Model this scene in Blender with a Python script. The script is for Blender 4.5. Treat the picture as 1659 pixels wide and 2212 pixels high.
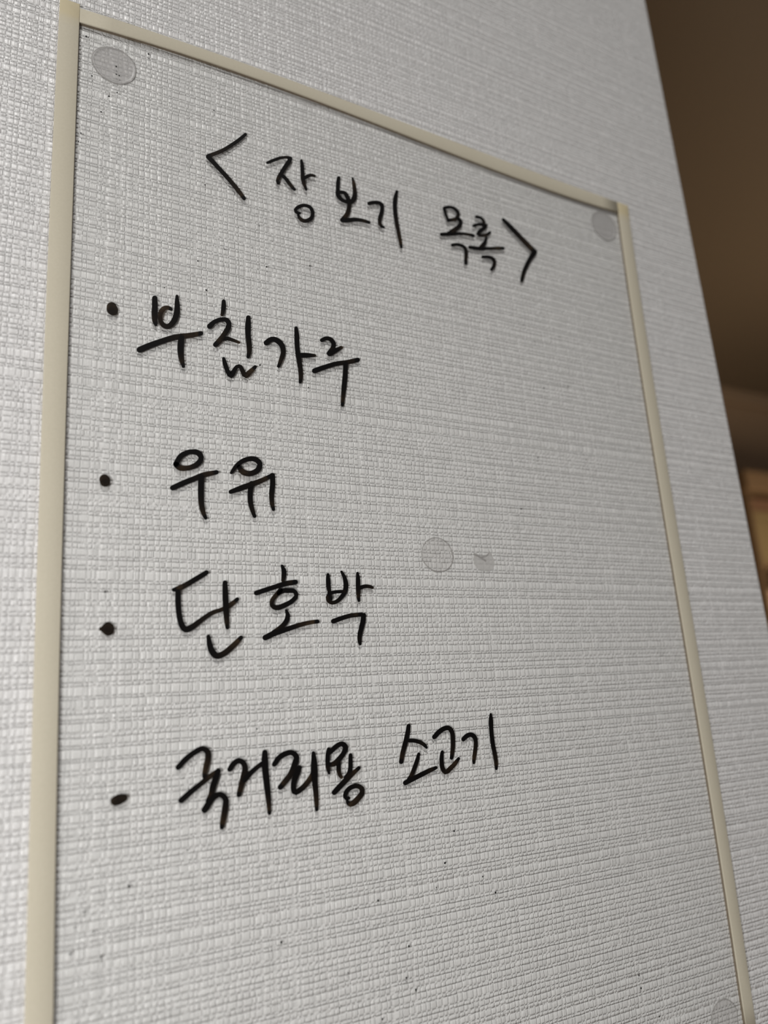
# Shopping-list memo board: a clear sheet edged with cream foam strips, mounted on a
# wall with woven-texture vinyl wallpaper; a dim room shows past the end of the wall.
# Units: metres.  x right along the wall, y into the wall, z up.
# Measured tables are millimetres on the wall, relative to the point of the wall
# straight in front of the camera (EYE height above the floor).
import bpy, bmesh, math, random
from mathutils import Vector, Matrix

for o in list(bpy.data.objects):
    bpy.data.objects.remove(o)
scene = bpy.context.scene
COL = scene.collection
EYE = 1.45          # camera height
DIST = 0.196        # camera to wall
random.seed(4)

CAM_R = [[0.8745938, 0.0664661, -0.480279], [0.0646153, 0.965746, 0.2513155], [0.4805315, -0.2508324, 0.8403408]]
LEFT_STRIP = [(202.97, 17.48, 22.83), (192.28, 17.41, 22.84), (181.59, 17.36, 22.85), (170.9, 17.33, 22.86), (160.21, 17.31, 22.88), (149.52, 17.31, 22.9), (138.84, 17.33, 22.92), (128.15, 17.36, 22.95), (117.46, 17.41, 22.98), (106.77, 17.47, 23.03), (96.08, 17.54, 23.08), (85.39, 17.63, 23.13), (74.7, 17.73, 23.2), (64.02, 17.84, 23.28), (53.33, 17.96, 23.37), (42.64, 18.08, 23.47), (31.95, 18.22, 23.59), (21.26, 18.37, 23.71), (10.57, 18.52, 23.85), (-0.11, 18.68, 24.01), (-10.8, 18.85, 24.19), (-21.49, 19.02, 24.37), (-32.18, 19.2, 24.58), (-42.87, 19.38, 24.81), (-53.56, 19.56, 25.05), (-64.25, 19.59, 25.13), (-74.93, 19.59, 25.13), (-85.62, 19.59, 25.13), (-96.31, 19.59, 25.13), (-107.0, 19.59, 25.13)]
RIGHT_STRIP = [(198.99, 232.34, 238.39), (188.44, 231.95, 237.98), (177.89, 231.62, 237.63), (167.33, 231.34, 237.33), (156.78, 231.11, 237.08), (146.23, 230.92, 236.88), (135.68, 230.78, 236.72), (125.13, 230.67, 236.59), (114.58, 230.6, 236.5), (104.03, 230.55, 236.44), (93.48, 230.54, 236.39), (82.92, 230.54, 236.37), (72.37, 230.56, 236.37), (61.82, 230.6, 236.37), (51.27, 230.64, 236.39), (40.72, 230.7, 236.4), (30.17, 230.75, 236.41), (19.62, 230.8, 236.42), (9.06, 230.85, 236.42), (-1.49, 230.88, 236.4), (-12.04, 230.91, 236.37), (-22.59, 230.91, 236.31), (-33.14, 230.9, 236.23), (-43.69, 230.85, 236.11), (-54.24, 230.78, 235.96), (-64.79, 230.68, 235.77), (-75.35, 230.54, 235.53), (-85.9, 230.35, 235.25), (-96.45, 230.13, 234.91), (-107.0, 230.0, 234.69)]
TOP_STRIP = [(22.83, 196.59, 201.72), (31.94, 197.3, 202.07), (41.05, 197.82, 202.32), (50.16, 198.17, 202.48), (59.27, 198.36, 202.57), (68.38, 198.4, 202.58), (77.48, 198.33, 202.53), (86.59, 198.14, 202.42), (95.7, 197.86, 202.27), (104.81, 197.51, 202.07), (113.92, 197.1, 201.84), (123.03, 196.65, 201.58), (132.14, 196.17, 201.31), (141.25, 195.69, 201.02), (150.36, 195.21, 200.73), (159.47, 194.76, 200.44), (168.58, 194.35, 200.17), (177.69, 193.99, 199.91), (186.79, 193.72, 199.68), (195.9, 193.53, 199.49), (205.01, 193.45, 199.33), (214.12, 193.5, 199.23), (223.23, 193.69, 199.18), (232.34, 194.03, 199.2)]
DOTS = {'tl': (32.78, 186.65, 6.07, 6.12), 'tr': (223.56, 185.85, 6.77, 6.43), 'c': (129.59, 46.28, 5.52, 5.35), 'torn': (146.82, 44.88, 4.12, 3.14), 'br': (222.23, -98.49, 6.11, 5.16)}
WALL_EDGE = [(276.84, 325.02), (280.57, 27.95)]
INK_SPECKS = [(24.81, 192.82), (26.72, 179.97), (33.17, 185.86), (33.22, 183.16), (34.07, 183.06), (31.35, 174.89), (29.41, 168.85), (42.26, 194.04), (61.86, 181.36), (33.6, 176.95), (24.31, 160.03), (23.78, 157.14), (126.9, -31.81), (123.08, -39.51), (135.11, -44.62), (119.78, -45.11), (102.07, -45.47), (95.6, -46.5), (117.39, -51.79), (104.33, -55.68), (110.16, -57.55), (92.54, -60.28), (108.81, -64.6), (89.81, -67.32), (111.35, -67.89), (101.27, -72.32), (75.42, -50.41), (138.84, -49.25), (58.9, 154.14), (64.56, 134.18), (77.32, 131.56), (56.52, 128.38), (91.45, 135.25), (75.31, 144.96), (47.16, 117.77), (58.88, 119.64), (89.1, 94.51), (74.3, 99.2), (39.94, -32.77), (30.58, -36.48), (28.74, -39.12), (32.68, -40.71), (28.0, -44.15), (34.24, -45.85), (178.27, 125.89), (179.9, 108.18), (191.46, 110.58), (195.33, 82.98), (190.47, 130.03), (173.24, 81.52), (163.43, 62.83), (174.13, 131.48), (188.04, -79.56), (188.11, -83.06), (194.01, -91.74), (178.76, 50.43), (52.92, -26.98), (70.65, -0.9), (33.34, 33.24), (123.24, -39.37), (39.8, -32.75), (217.85, 13.82), (178.47, -7.34)]
WRITING = [
 ('angle_bracket', 'opening angle bracket of the heading, in black marker', [
  [(72.08,176.76,72.2,176.64),(71.87,176.81,72.27,176.4),(71.61,176.73,72.22,176.09),(71.36,176.51,72.06,175.78),(70.79,175.81,71.51,175.07),(70.24,175.11,70.97,174.36),(69.7,174.43,70.42,173.65),(69.15,173.76,69.85,172.94),(68.58,173.12,69.27,172.25),(68.01,172.48,68.69,171.59),(67.44,171.84,68.1,170.93),(66.86,171.22,67.52,170.28),(66.28,170.6,66.93,169.64),(65.7,170.0,66.33,169.02),(65.12,169.42,65.72,168.4),(64.53,168.86,65.11,167.8),(63.95,168.32,64.48,167.22),(63.35,167.8,63.83,166.66),(62.74,167.31,63.19,166.14),(62.12,166.84,62.54,165.64),(61.5,166.37,61.9,165.17),(60.86,165.9,61.26,164.7),(60.23,165.43,60.64,164.24),(59.6,164.95,60.01,163.77),(59.35,164.67,59.72,163.63),(59.22,164.34,59.46,163.66),(59.21,164.03,59.28,163.83)],
  [(59.34,164.49,59.51,164.74),(59.21,164.13,59.79,164.95),(59.22,163.77,60.12,165.03),(59.38,163.49,60.4,164.91),(59.82,163.1,60.83,164.51),(60.26,162.71,61.27,164.11),(60.71,162.32,61.7,163.7),(61.15,161.93,62.14,163.3),(61.59,161.54,62.58,162.89),(62.03,161.14,63.02,162.48),(62.47,160.74,63.45,162.07),(62.91,160.34,63.89,161.66),(63.34,159.93,64.33,161.25),(63.78,159.53,64.76,160.84),(64.21,159.12,65.2,160.43),(64.64,158.7,65.64,160.01),(65.07,158.29,66.07,159.6),(65.49,157.87,66.5,159.17),(65.91,157.45,66.94,158.74),(66.33,157.02,67.36,158.31),(66.74,156.58,67.79,157.86),(67.14,156.14,68.21,157.42),(67.55,155.69,68.62,156.97),(67.95,155.24,69.03,156.51),(68.35,154.78,69.44,156.05),(68.75,154.33,69.84,155.57),(69.15,153.89,70.22,155.08),(69.56,153.44,70.58,154.56),(69.97,153.0,70.93,154.04),(70.38,152.54,71.29,153.52),(70.58,152.42,71.38,153.28),(70.83,152.43,71.35,152.99),(71.06,152.56,71.22,152.73)],
 ]),
 ('handwritten_syllable', 'handwritten heading syllable 장', [
  [(78.28,167.83,78.22,167.98),(78.42,167.71,78.23,168.21),(78.63,167.7,78.33,168.46),(78.86,167.81,78.53,168.68),(79.53,168.29,79.18,169.21),(80.2,168.77,79.84,169.74),(80.87,169.25,80.51,170.25),(81.54,169.76,81.19,170.75),(82.2,170.25,81.88,171.25),(82.85,170.7,82.61,171.73),(83.52,171.1,83.36,172.14),(84.19,171.46,84.12,172.5),(84.84,171.73,84.92,172.81),(85.45,171.79,85.73,173.01),(86.06,171.68,86.49,173.1),(86.36,171.76,86.74,173.01),(86.63,171.97,86.88,172.79),(86.82,172.25,86.89,172.5)],
  [(86.56,173.07,86.8,173.06),(86.23,172.95,87.03,172.9),(85.92,172.67,87.14,172.58),(85.7,172.27,87.09,172.18),(85.4,171.53,86.82,171.23),(85.06,170.85,86.33,170.29),(84.63,170.09,85.82,169.49),(84.18,169.27,85.36,168.74),(83.74,168.45,84.94,167.97),(83.32,167.64,84.53,167.18),(82.9,166.83,84.13,166.39),(82.51,166.03,83.73,165.6),(82.12,165.22,83.31,164.81),(81.73,164.38,82.93,164.07),(81.4,163.47,82.6,163.36),(81.18,162.39,82.4,162.82),(81.46,161.57,82.56,162.33),(81.6,161.36,82.57,162.03),(81.83,161.29,82.46,161.73),(82.08,161.36,82.27,161.49)],
  [(82.82,165.49,82.96,165.68),(82.73,165.22,83.18,165.85),(82.74,164.94,83.44,165.92),(82.87,164.74,83.67,165.85),(83.36,164.32,84.19,165.48),(83.85,163.92,84.73,165.1),(84.3,163.5,85.26,164.66),(84.71,163.04,85.72,164.15),(85.12,162.54,86.13,163.61),(85.55,162.03,86.52,163.09),(86.01,161.53,86.94,162.61),(86.49,161.05,87.38,162.15),(87.07,160.73,87.77,161.62),(87.26,160.66,87.88,161.44),(87.47,160.7,87.88,161.21),(87.66,160.84,87.79,160.99)],
  [(90.06,173.19,90.21,173.27),(89.89,173.02,90.4,173.3),(89.78,172.79,90.56,173.22),(89.76,172.56,90.64,173.04),(89.77,171.77,90.86,172.35),(89.77,171.01,91.06,171.62),(89.77,170.27,91.14,170.83),(89.76,169.51,91.15,170.01),(89.76,168.73,91.14,169.22),(89.75,167.94,91.14,168.44),(89.71,167.14,91.16,167.67),(89.68,166.32,91.19,166.93),(89.75,165.51,91.24,166.23),(89.91,164.75,91.3,165.53),(90.13,164.05,91.39,164.82),(90.39,163.37,91.52,164.13),(90.7,162.75,91.68,163.45),(91.01,162.15,91.84,162.75),(91.12,162.01,91.86,162.53),(91.3,161.96,91.78,162.3),(91.49,162.02,91.64,162.12)],
  [(90.46,165.74,90.34,165.89),(90.68,165.66,90.28,166.16),(90.97,165.72,90.36,166.48),(91.26,165.93,90.57,166.8),(91.9,166.57,91.25,167.55),(92.52,167.12,92.06,168.25),(93.12,167.57,92.99,168.8),(93.73,167.83,93.97,169.05),(94.4,167.85,94.77,168.92),(94.63,167.9,94.96,168.85),(94.85,168.05,95.06,168.67),(94.99,168.26,95.06,168.45)],
  [(89.26,153.22,89.23,153.04),(89.22,153.41,89.11,152.83),(89.09,153.55,88.93,152.65),(88.89,153.59,88.7,152.57),(88.29,153.58,87.87,152.42),(87.97,153.72,87.02,152.74),(87.93,153.89,86.8,153.89),(88.28,154.21,87.46,155.0),(88.8,154.68,88.19,155.76),(89.37,155.13,88.99,156.33),(89.97,155.52,89.82,156.76),(90.58,155.77,90.69,157.05),(91.17,155.83,91.55,157.14),(91.7,155.74,92.36,157.05),(92.12,155.49,93.08,156.68),(92.4,155.08,93.58,156.04),(92.57,154.56,93.87,155.24),(92.58,153.96,93.93,154.31),(92.47,153.36,93.75,153.3),(92.21,152.81,93.29,152.26),(91.79,152.33,92.59,151.37),(91.29,151.9,91.78,150.66),(90.75,151.59,90.88,150.16),(90.25,151.42,89.92,149.91),(89.79,151.44,89.06,150.09),(89.35,151.66,88.44,150.58),(88.97,152.02,88.03,151.24),(88.71,152.58,87.84,151.99),(88.6,152.74,87.82,152.22),(88.41,152.79,87.91,152.45),(88.21,152.74,88.06,152.64)],
 ]),
 ('handwritten_syllable', 'handwritten heading syllable 보', [
  [(103.3,171.13,103.52,171.16),(103.02,170.97,103.75,171.09),(102.77,170.69,103.9,170.87),(102.63,170.35,103.92,170.55),(102.43,169.51,103.79,169.72),(102.24,168.64,103.68,168.92),(102.11,167.77,103.59,168.15),(102.05,166.94,103.53,167.37),(102.01,166.14,103.47,166.57),(101.95,165.37,103.42,165.73),(101.76,164.48,103.35,164.98),(101.82,163.5,103.42,164.46),(102.21,162.75,103.6,163.97),(102.73,162.19,103.88,163.49),(103.37,161.75,104.27,163.14),(104.13,161.52,104.79,162.97),(104.93,161.44,105.4,162.92),(105.74,161.46,106.07,162.99),(106.65,161.58,106.68,163.15),(107.76,162.08,107.1,163.4),(108.7,163.07,107.36,163.81),(109.31,164.1,107.62,164.41),(109.7,165.14,107.85,165.05),(109.83,166.14,108.02,165.7),(109.8,167.01,108.14,166.45),(109.73,167.81,108.22,167.24),(109.69,168.62,108.23,168.0),(109.61,169.42,108.18,168.75),(109.48,170.19,108.13,169.5),(109.27,170.91,108.11,170.27),(108.98,171.57,108.1,171.06),(108.7,172.22,108.08,171.87),(108.63,172.34,108.09,172.03),(108.52,172.39,108.16,172.18),(108.38,172.36,108.28,172.3)],
  [(102.12,164.29,102.08,164.52),(102.27,164.08,102.16,164.85),(102.54,164.0,102.36,165.17),(102.88,164.09,102.67,165.42),(103.57,164.49,103.54,165.82),(104.2,164.65,104.5,166.07),(104.69,164.62,105.49,166.07),(104.98,164.29,106.22,165.54),(105.22,163.74,106.65,164.85),(105.46,163.11,106.96,164.16),(105.66,162.48,107.22,163.39),(105.77,161.84,107.34,162.51),(105.75,161.14,107.32,161.58),(105.66,160.39,107.2,160.65),(105.5,159.62,107.01,159.73),(105.25,158.84,106.77,158.8),(104.94,158.09,106.47,157.86),(104.6,157.41,106.02,156.88),(104.2,156.77,105.37,155.96),(103.69,156.08,104.66,155.21),(103.13,155.33,103.99,154.54),(102.93,155.0,103.69,154.3),(102.87,154.66,103.37,154.2),(102.96,154.4,103.11,154.26)],
  [(102.82,154.42,102.84,154.71),(102.94,154.12,103.0,155.09),(103.2,153.94,103.3,155.43),(103.58,153.94,103.69,155.63),(104.34,154.14,104.45,155.84),(105.12,154.35,105.2,156.05),(105.92,154.61,105.93,156.26),(106.71,154.92,106.67,156.51),(107.46,155.22,107.46,156.78),(108.19,155.47,108.29,157.01),(108.91,155.67,109.11,157.18),(109.64,155.82,109.91,157.3),(110.38,155.94,110.7,157.39),(111.1,156.02,111.49,157.42),(111.82,156.05,112.27,157.4),(112.54,156.04,113.0,157.32),(113.28,156.03,113.73,157.25),(113.56,156.09,113.95,157.16),(113.82,156.26,114.08,156.96),(114.0,156.5,114.08,156.71)],
 ]),
 ('handwritten_syllable', 'handwritten heading syllable 기', [
  [(113.33,163.48,113.29,163.72),(113.49,163.27,113.37,164.05),(113.77,163.19,113.59,164.38),(114.12,163.28,113.91,164.63),(114.91,163.68,114.73,165.04),(115.67,164.04,115.59,165.46),(116.41,164.31,116.48,165.78),(117.12,164.51,117.41,166.03),(117.68,164.55,118.41,166.08),(118.04,164.33,119.27,165.67),(118.22,163.96,119.77,164.83),(118.19,163.39,119.76,163.76),(118.03,162.64,119.55,162.81),(117.82,161.84,119.31,161.89),(117.54,161.05,118.99,160.96),(117.19,160.17,118.66,160.14),(116.92,159.21,118.43,159.39),(116.81,158.26,118.28,158.67),(116.86,157.34,118.24,157.99),(117.15,156.52,118.34,157.42),(117.77,155.88,118.57,157.0),(118.67,155.82,119.13,156.85),(118.91,155.85,119.31,156.76),(119.14,155.98,119.4,156.58),(119.31,156.18,119.39,156.36)],
  [(125.33,172.51,125.54,172.52),(125.06,172.39,125.74,172.42),(124.81,172.15,125.85,172.2),(124.65,171.85,125.82,171.9),(124.31,170.97,125.62,171.02),(123.95,170.08,125.42,170.17),(123.63,169.16,125.25,169.35),(123.41,168.23,125.12,168.56),(123.27,167.34,125.01,167.77),(123.19,166.47,124.92,166.96),(123.14,165.62,124.85,166.16),(123.11,164.78,124.81,165.36),(123.11,163.96,124.79,164.57),(123.13,163.14,124.8,163.79),(123.17,162.35,124.81,163.0),(123.22,161.56,124.84,162.22),(123.27,160.77,124.87,161.44),(123.34,159.99,124.92,160.66),(123.41,159.21,124.97,159.9),(123.5,158.45,125.04,159.14),(123.6,157.69,125.12,158.37),(123.69,156.93,125.19,157.61),(123.79,156.17,125.27,156.85),(123.89,155.42,125.37,156.1),(123.99,154.67,125.46,155.35),(124.09,153.92,125.56,154.6),(124.2,153.18,125.65,153.84),(124.31,152.44,125.72,153.07),(124.43,151.72,125.76,152.28),(124.57,150.99,125.75,151.48),(124.71,150.27,125.74,150.69),(124.79,150.07,125.7,150.44),(124.96,149.97,125.55,150.21),(125.18,149.97,125.35,150.04)],
 ]),
 ('handwritten_syllable', 'handwritten heading syllable 목', [
  [(144.09,171.28,144.34,171.4),(143.81,171.03,144.64,171.45),(143.63,170.69,144.9,171.34),(143.59,170.36,145.03,171.09),(143.8,169.51,145.1,170.18),(144.03,168.66,145.19,169.32),(144.31,167.83,145.4,168.53),(144.62,167.05,145.71,167.78),(144.93,166.27,146.03,167.02),(145.08,166.11,146.05,166.77),(145.31,166.07,145.95,166.5),(145.56,166.15,145.75,166.28)],
  [(143.7,170.4,143.65,170.63),(143.89,170.21,143.72,170.96),(144.2,170.16,143.94,171.3),(144.57,170.29,144.27,171.58),(145.47,170.84,145.25,172.08),(146.29,171.28,146.34,172.57),(147.07,171.44,147.46,172.81),(147.81,171.41,148.51,172.84),(148.44,171.21,149.45,172.62),(148.96,170.84,150.23,172.14),(149.31,170.37,150.8,171.41),(149.44,169.83,151.02,170.33),(149.24,169.25,150.62,169.02),(148.76,168.66,149.76,167.83),(148.16,168.15,148.66,166.89),(147.4,167.77,147.51,166.32),(146.48,167.41,146.51,165.96),(145.51,167.01,145.56,165.6),(145.15,166.78,145.19,165.54),(144.89,166.46,144.92,165.65),(144.77,166.12,144.78,165.88)],
  [(149.35,168.42,149.52,168.63),(149.22,168.12,149.81,168.83),(149.23,167.83,150.13,168.92),(149.39,167.62,150.41,168.86),(149.84,167.16,151.25,168.52),(150.02,166.76,151.81,167.62),(149.94,166.34,151.56,166.25),(149.48,165.76,150.8,165.05),(148.83,165.06,150.01,164.09),(148.13,164.4,149.15,163.21),(147.37,163.79,148.23,162.44),(146.56,163.15,147.32,161.77),(145.76,162.44,146.38,161.2),(144.96,161.71,145.43,160.72),(144.69,161.45,145.1,160.57),(144.54,161.14,144.81,160.57),(144.53,160.87,144.61,160.7)],
  [(141.38,159.52,141.4,159.78),(141.5,159.25,141.56,160.12),(141.76,159.1,141.86,160.44),(142.13,159.12,142.24,160.64),(143.03,159.4,143.14,160.9),(143.94,159.68,144.04,161.15),(144.85,159.96,144.94,161.41),(145.77,160.26,145.84,161.68),(146.69,160.57,146.75,161.97),(147.6,160.87,147.68,162.26),(148.5,161.15,148.62,162.54),(149.4,161.41,149.56,162.78),(150.31,161.66,150.49,163.01),(151.22,161.88,151.44,163.21),(152.11,162.07,152.39,163.39),(152.98,162.19,153.35,163.54),(153.82,162.23,154.3,163.64),(154.68,162.22,155.21,163.7),(155.55,162.21,156.11,163.76),(155.94,162.31,156.44,163.68),(156.29,162.55,156.61,163.44),(156.53,162.87,156.62,163.14)],
  [(145.6,156.35,145.59,156.58),(145.73,156.14,145.71,156.88),(145.99,156.03,145.95,157.18),(146.33,156.08,146.29,157.38),(147.22,156.42,147.2,157.73),(148.05,156.71,148.18,158.07),(148.82,156.85,149.18,158.26),(149.57,156.89,150.16,158.31),(150.23,156.79,151.1,158.17),(150.74,156.51,151.92,157.79),(151.08,156.11,152.54,157.13),(151.17,155.54,152.79,156.21),(151.12,154.81,152.78,155.27),(151.03,154.02,152.67,154.35),(150.86,153.19,152.45,153.44),(150.7,152.28,152.26,152.63),(150.65,151.4,152.17,151.84),(150.65,150.56,152.12,151.02),(150.73,150.28,152.02,150.68),(150.95,150.12,151.79,150.38),(151.24,150.1,151.49,150.18)],
 ]),
 ('handwritten_syllable', 'handwritten heading syllable 록', [
  [(157.46,171.09,157.53,171.33),(157.49,170.83,157.72,171.62),(157.66,170.64,158.03,171.86),(157.96,170.59,158.37,171.98),(158.97,170.73,159.46,172.06),(159.82,170.73,160.59,172.0),(160.39,170.4,161.56,171.53),(160.64,169.88,162.09,170.54),(160.46,169.02,161.87,169.32),(160.48,168.72,161.73,168.98),(160.65,168.53,161.46,168.7),(160.91,168.48,161.16,168.53)],
  [(155.93,166.64,155.86,166.84),(156.14,166.48,155.9,167.14),(156.45,166.46,156.09,167.48),(156.82,166.61,156.4,167.76),(157.71,167.2,157.4,168.36),(158.54,167.64,158.5,168.9),(159.38,167.86,159.62,169.24),(160.3,167.99,160.63,169.45),(161.23,168.14,161.64,169.65),(161.66,168.37,163.11,169.6),(161.41,168.57,162.51,167.89),(160.68,167.95,161.5,167.0),(159.82,167.2,160.67,166.22),(158.9,166.44,159.86,165.48),(157.92,165.45,159.27,164.85),(157.18,163.8,159.01,164.67),(158.37,163.13,159.19,164.72),(159.59,163.3,159.84,164.73),(160.74,163.68,160.66,164.99),(161.87,164.22,161.49,165.41),(162.92,164.97,162.3,165.95),(163.84,165.78,163.13,166.64),(164.09,166.09,163.47,166.84),(164.21,166.41,163.8,166.9),(164.17,166.67,164.05,166.82)],
  [(161.64,164.25,161.81,164.27),(161.42,164.14,161.99,164.22),(161.22,163.95,162.1,164.07),(161.1,163.72,162.1,163.85),(160.73,162.81,161.99,162.93),(160.34,162.03,161.76,161.89),(159.8,161.36,161.18,160.79),(159.13,160.68,160.47,159.81),(158.51,159.96,159.61,158.95),(157.88,159.15,158.61,158.33),(157.64,158.85,158.28,158.12),(157.54,158.53,157.96,158.06),(157.59,158.28,157.71,158.14)],
  [(153.0,157.58,153.08,157.85),(153.04,157.29,153.3,158.16),(153.23,157.07,153.64,158.42),(153.56,157.01,154.02,158.54),(154.44,157.07,154.92,158.62),(155.33,157.11,155.81,158.71),(156.26,157.19,156.68,158.81),(157.23,157.35,157.54,158.95),(158.2,157.57,158.43,159.13),(159.17,157.83,159.34,159.34),(160.13,158.11,160.27,159.57),(161.08,158.39,161.22,159.81),(162.03,158.66,162.17,160.06),(162.99,158.92,163.13,160.32),(163.95,159.17,164.08,160.61),(164.91,159.43,165.05,160.9),(165.87,159.68,166.03,161.18),(166.83,159.94,167.01,161.44),(167.79,160.2,167.98,161.67),(168.77,160.47,168.96,161.9),(169.15,160.65,169.32,161.91),(169.45,160.94,169.56,161.76),(169.62,161.25,169.65,161.5)],
  [(158.28,154.84,158.3,155.06),(158.38,154.62,158.44,155.35),(158.61,154.49,158.7,155.62),(158.94,154.51,159.03,155.79),(159.95,154.76,160.08,156.13),(160.89,154.96,161.2,156.45),(161.76,155.01,162.33,156.59),(162.52,154.97,163.48,156.55),(163.01,154.72,164.48,156.07),(163.24,154.24,164.98,155.09),(163.24,153.64,164.93,153.87),(162.91,152.91,164.36,152.65),(162.44,152.07,163.61,151.59),(161.82,151.2,162.75,150.69),(161.65,150.9,162.47,150.46),(161.63,150.63,162.16,150.34),(161.74,150.43,161.9,150.35)],
 ]),
 ('angle_bracket', 'closing angle bracket of the heading, in black marker', [
  [(169.91,173.78,170.13,174.02),(169.74,173.45,170.46,174.23),(169.72,173.12,170.83,174.31),(169.88,172.87,171.14,174.22),(170.45,172.36,171.83,173.83),(171.02,171.84,172.52,173.44),(171.59,171.33,173.2,173.03),(172.18,170.84,173.86,172.59),(172.77,170.35,174.51,172.14),(173.37,169.86,175.14,171.67),(173.97,169.38,175.76,171.2),(174.58,168.89,176.38,170.72),(175.19,168.41,177.0,170.24),(175.8,167.92,177.62,169.76),(176.41,167.44,178.24,169.29),(177.03,166.96,178.87,168.82),(177.64,166.47,179.5,168.35),(178.26,165.99,180.13,167.89),(178.88,165.51,180.77,167.42),(179.5,165.03,181.41,166.95),(180.12,164.54,182.05,166.48),(180.74,164.06,182.69,166.01),(181.37,163.58,183.33,165.54),(181.99,163.1,183.97,165.07),(182.61,162.61,184.62,164.6),(183.08,162.46,184.85,164.22),(183.66,162.57,184.81,163.71),(184.18,162.87,184.53,163.22)],
  [(184.54,164.66,184.88,164.52),(183.99,164.62,185.13,164.17),(183.37,164.34,185.13,163.65),(182.84,163.84,184.82,163.06),(182.19,162.92,184.07,162.16),(181.53,162.0,183.32,161.28),(180.87,161.05,182.6,160.43),(180.22,160.09,181.94,159.57),(179.61,159.13,181.32,158.7),(179.02,158.19,180.72,157.8),(178.45,157.25,180.15,156.9),(177.89,156.3,179.6,156.0),(177.36,155.36,179.08,155.11),(176.85,154.4,178.59,154.22),(176.4,153.43,178.14,153.34),(176.01,152.46,177.73,152.46),(175.69,151.51,177.35,151.57),(175.39,150.6,176.97,150.65),(175.08,149.69,176.58,149.72),(175.04,149.35,176.36,149.38),(175.17,149.1,176.03,149.12),(175.43,148.99,175.69,148.99)],
 ]),
 ('bullet_dot', 'black bullet dot before the first list line', [
  [(32.9,110.26,33.34,110.46),(32.43,109.8,33.9,110.46),(32.14,109.12,34.4,110.13),(32.13,108.39,34.68,109.53),(32.13,107.93,34.81,109.35),(32.35,107.24,34.8,109.44),(32.78,106.88,34.77,109.37),(33.32,106.57,35.08,108.76),(33.95,106.6,35.09,108.03),(34.5,106.93,34.85,107.37)],
 ]),
 ('handwritten_syllable', 'handwritten first-line syllable 부', [
  [(44.44,114.78,44.69,114.83),(44.14,114.57,44.99,114.76),(43.92,114.23,45.22,114.52),(43.83,113.82,45.31,114.15),(43.82,113.14,45.34,113.48),(43.81,112.47,45.36,112.81),(43.8,111.8,45.38,112.13),(43.79,111.14,45.39,111.44),(43.76,110.49,45.39,110.75),(43.73,109.81,45.37,110.08),(43.72,109.12,45.35,109.44),(43.76,108.42,45.34,108.8),(43.82,107.74,45.35,108.17),(43.94,107.06,45.35,107.55),(44.16,106.42,45.32,106.92),(44.5,105.87,45.28,106.24),(44.6,105.7,45.28,106.02),(44.75,105.61,45.19,105.82),(44.92,105.61,45.06,105.68)],
  [(50.49,116.38,50.63,116.42),(50.34,116.27,50.78,116.39),(50.23,116.09,50.91,116.27),(50.2,115.88,50.96,116.09),(50.12,115.21,51.09,115.47),(50.04,114.54,51.22,114.85),(49.98,113.88,51.32,114.21),(49.95,113.23,51.39,113.58),(49.92,112.6,51.44,112.92),(49.88,112.0,51.45,112.22),(49.81,111.39,51.41,111.51),(49.72,110.79,51.33,110.81),(49.6,110.2,51.21,110.08),(49.46,109.63,51.02,109.35),(49.29,109.07,50.77,108.64),(49.09,108.53,50.45,107.93),(48.86,108.03,50.05,107.23),(48.55,107.57,49.58,106.6),(48.22,107.18,49.04,106.0),(47.97,106.94,48.28,105.45),(47.74,106.9,47.39,105.33),(47.44,107.01,46.67,105.59),(47.14,107.21,46.13,106.06),(46.9,107.54,45.77,106.69),(46.72,107.97,45.55,107.37),(46.64,108.47,45.42,108.08),(46.65,109.0,45.37,108.81),(46.73,109.51,45.43,109.58),(46.88,109.99,45.65,110.38),(47.1,110.43,46.01,111.15),(47.34,110.77,46.57,111.88),(47.64,111.01,47.32,112.36),(47.98,111.17,48.11,112.54),(48.36,111.21,48.82,112.34),(48.83,111.09,49.3,111.93),(49.02,111.05,49.43,111.8),(49.21,111.11,49.48,111.6),(49.36,111.25,49.44,111.39)],
  [(40.08,97.36,39.96,97.63),(40.33,97.13,39.95,98.02),(40.69,97.06,40.11,98.43),(41.08,97.2,40.42,98.75),(41.58,97.54,40.92,99.08),(42.08,97.88,41.42,99.41),(42.58,98.22,41.93,99.75),(43.07,98.55,42.45,100.08),(43.57,98.88,42.98,100.41),(44.08,99.2,43.51,100.73),(44.59,99.52,44.04,101.04),(45.1,99.84,44.57,101.34),(45.62,100.15,45.11,101.64),(46.14,100.46,45.65,101.94),(46.67,100.77,46.19,102.23),(47.2,101.07,46.73,102.53),(47.74,101.37,47.27,102.83),(48.28,101.66,47.82,103.13),(48.81,101.95,48.37,103.44),(49.34,102.21,48.94,103.73),(49.87,102.46,49.53,104.0),(50.4,102.68,50.13,104.26),(50.93,102.88,50.74,104.47),(51.49,103.06,51.33,104.66),(52.06,103.23,51.92,104.82),(52.64,103.4,52.5,104.99),(53.24,103.59,53.07,105.15),(53.84,103.81,53.63,105.33),(54.43,104.03,54.21,105.53),(55.01,104.27,54.79,105.72),(55.6,104.5,55.37,105.93),(56.18,104.74,55.96,106.13),(56.76,104.98,56.55,106.34),(57.35,105.22,57.15,106.54),(57.63,105.41,57.45,106.58),(57.82,105.69,57.71,106.45),(57.89,106.0,57.85,106.23)],
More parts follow.
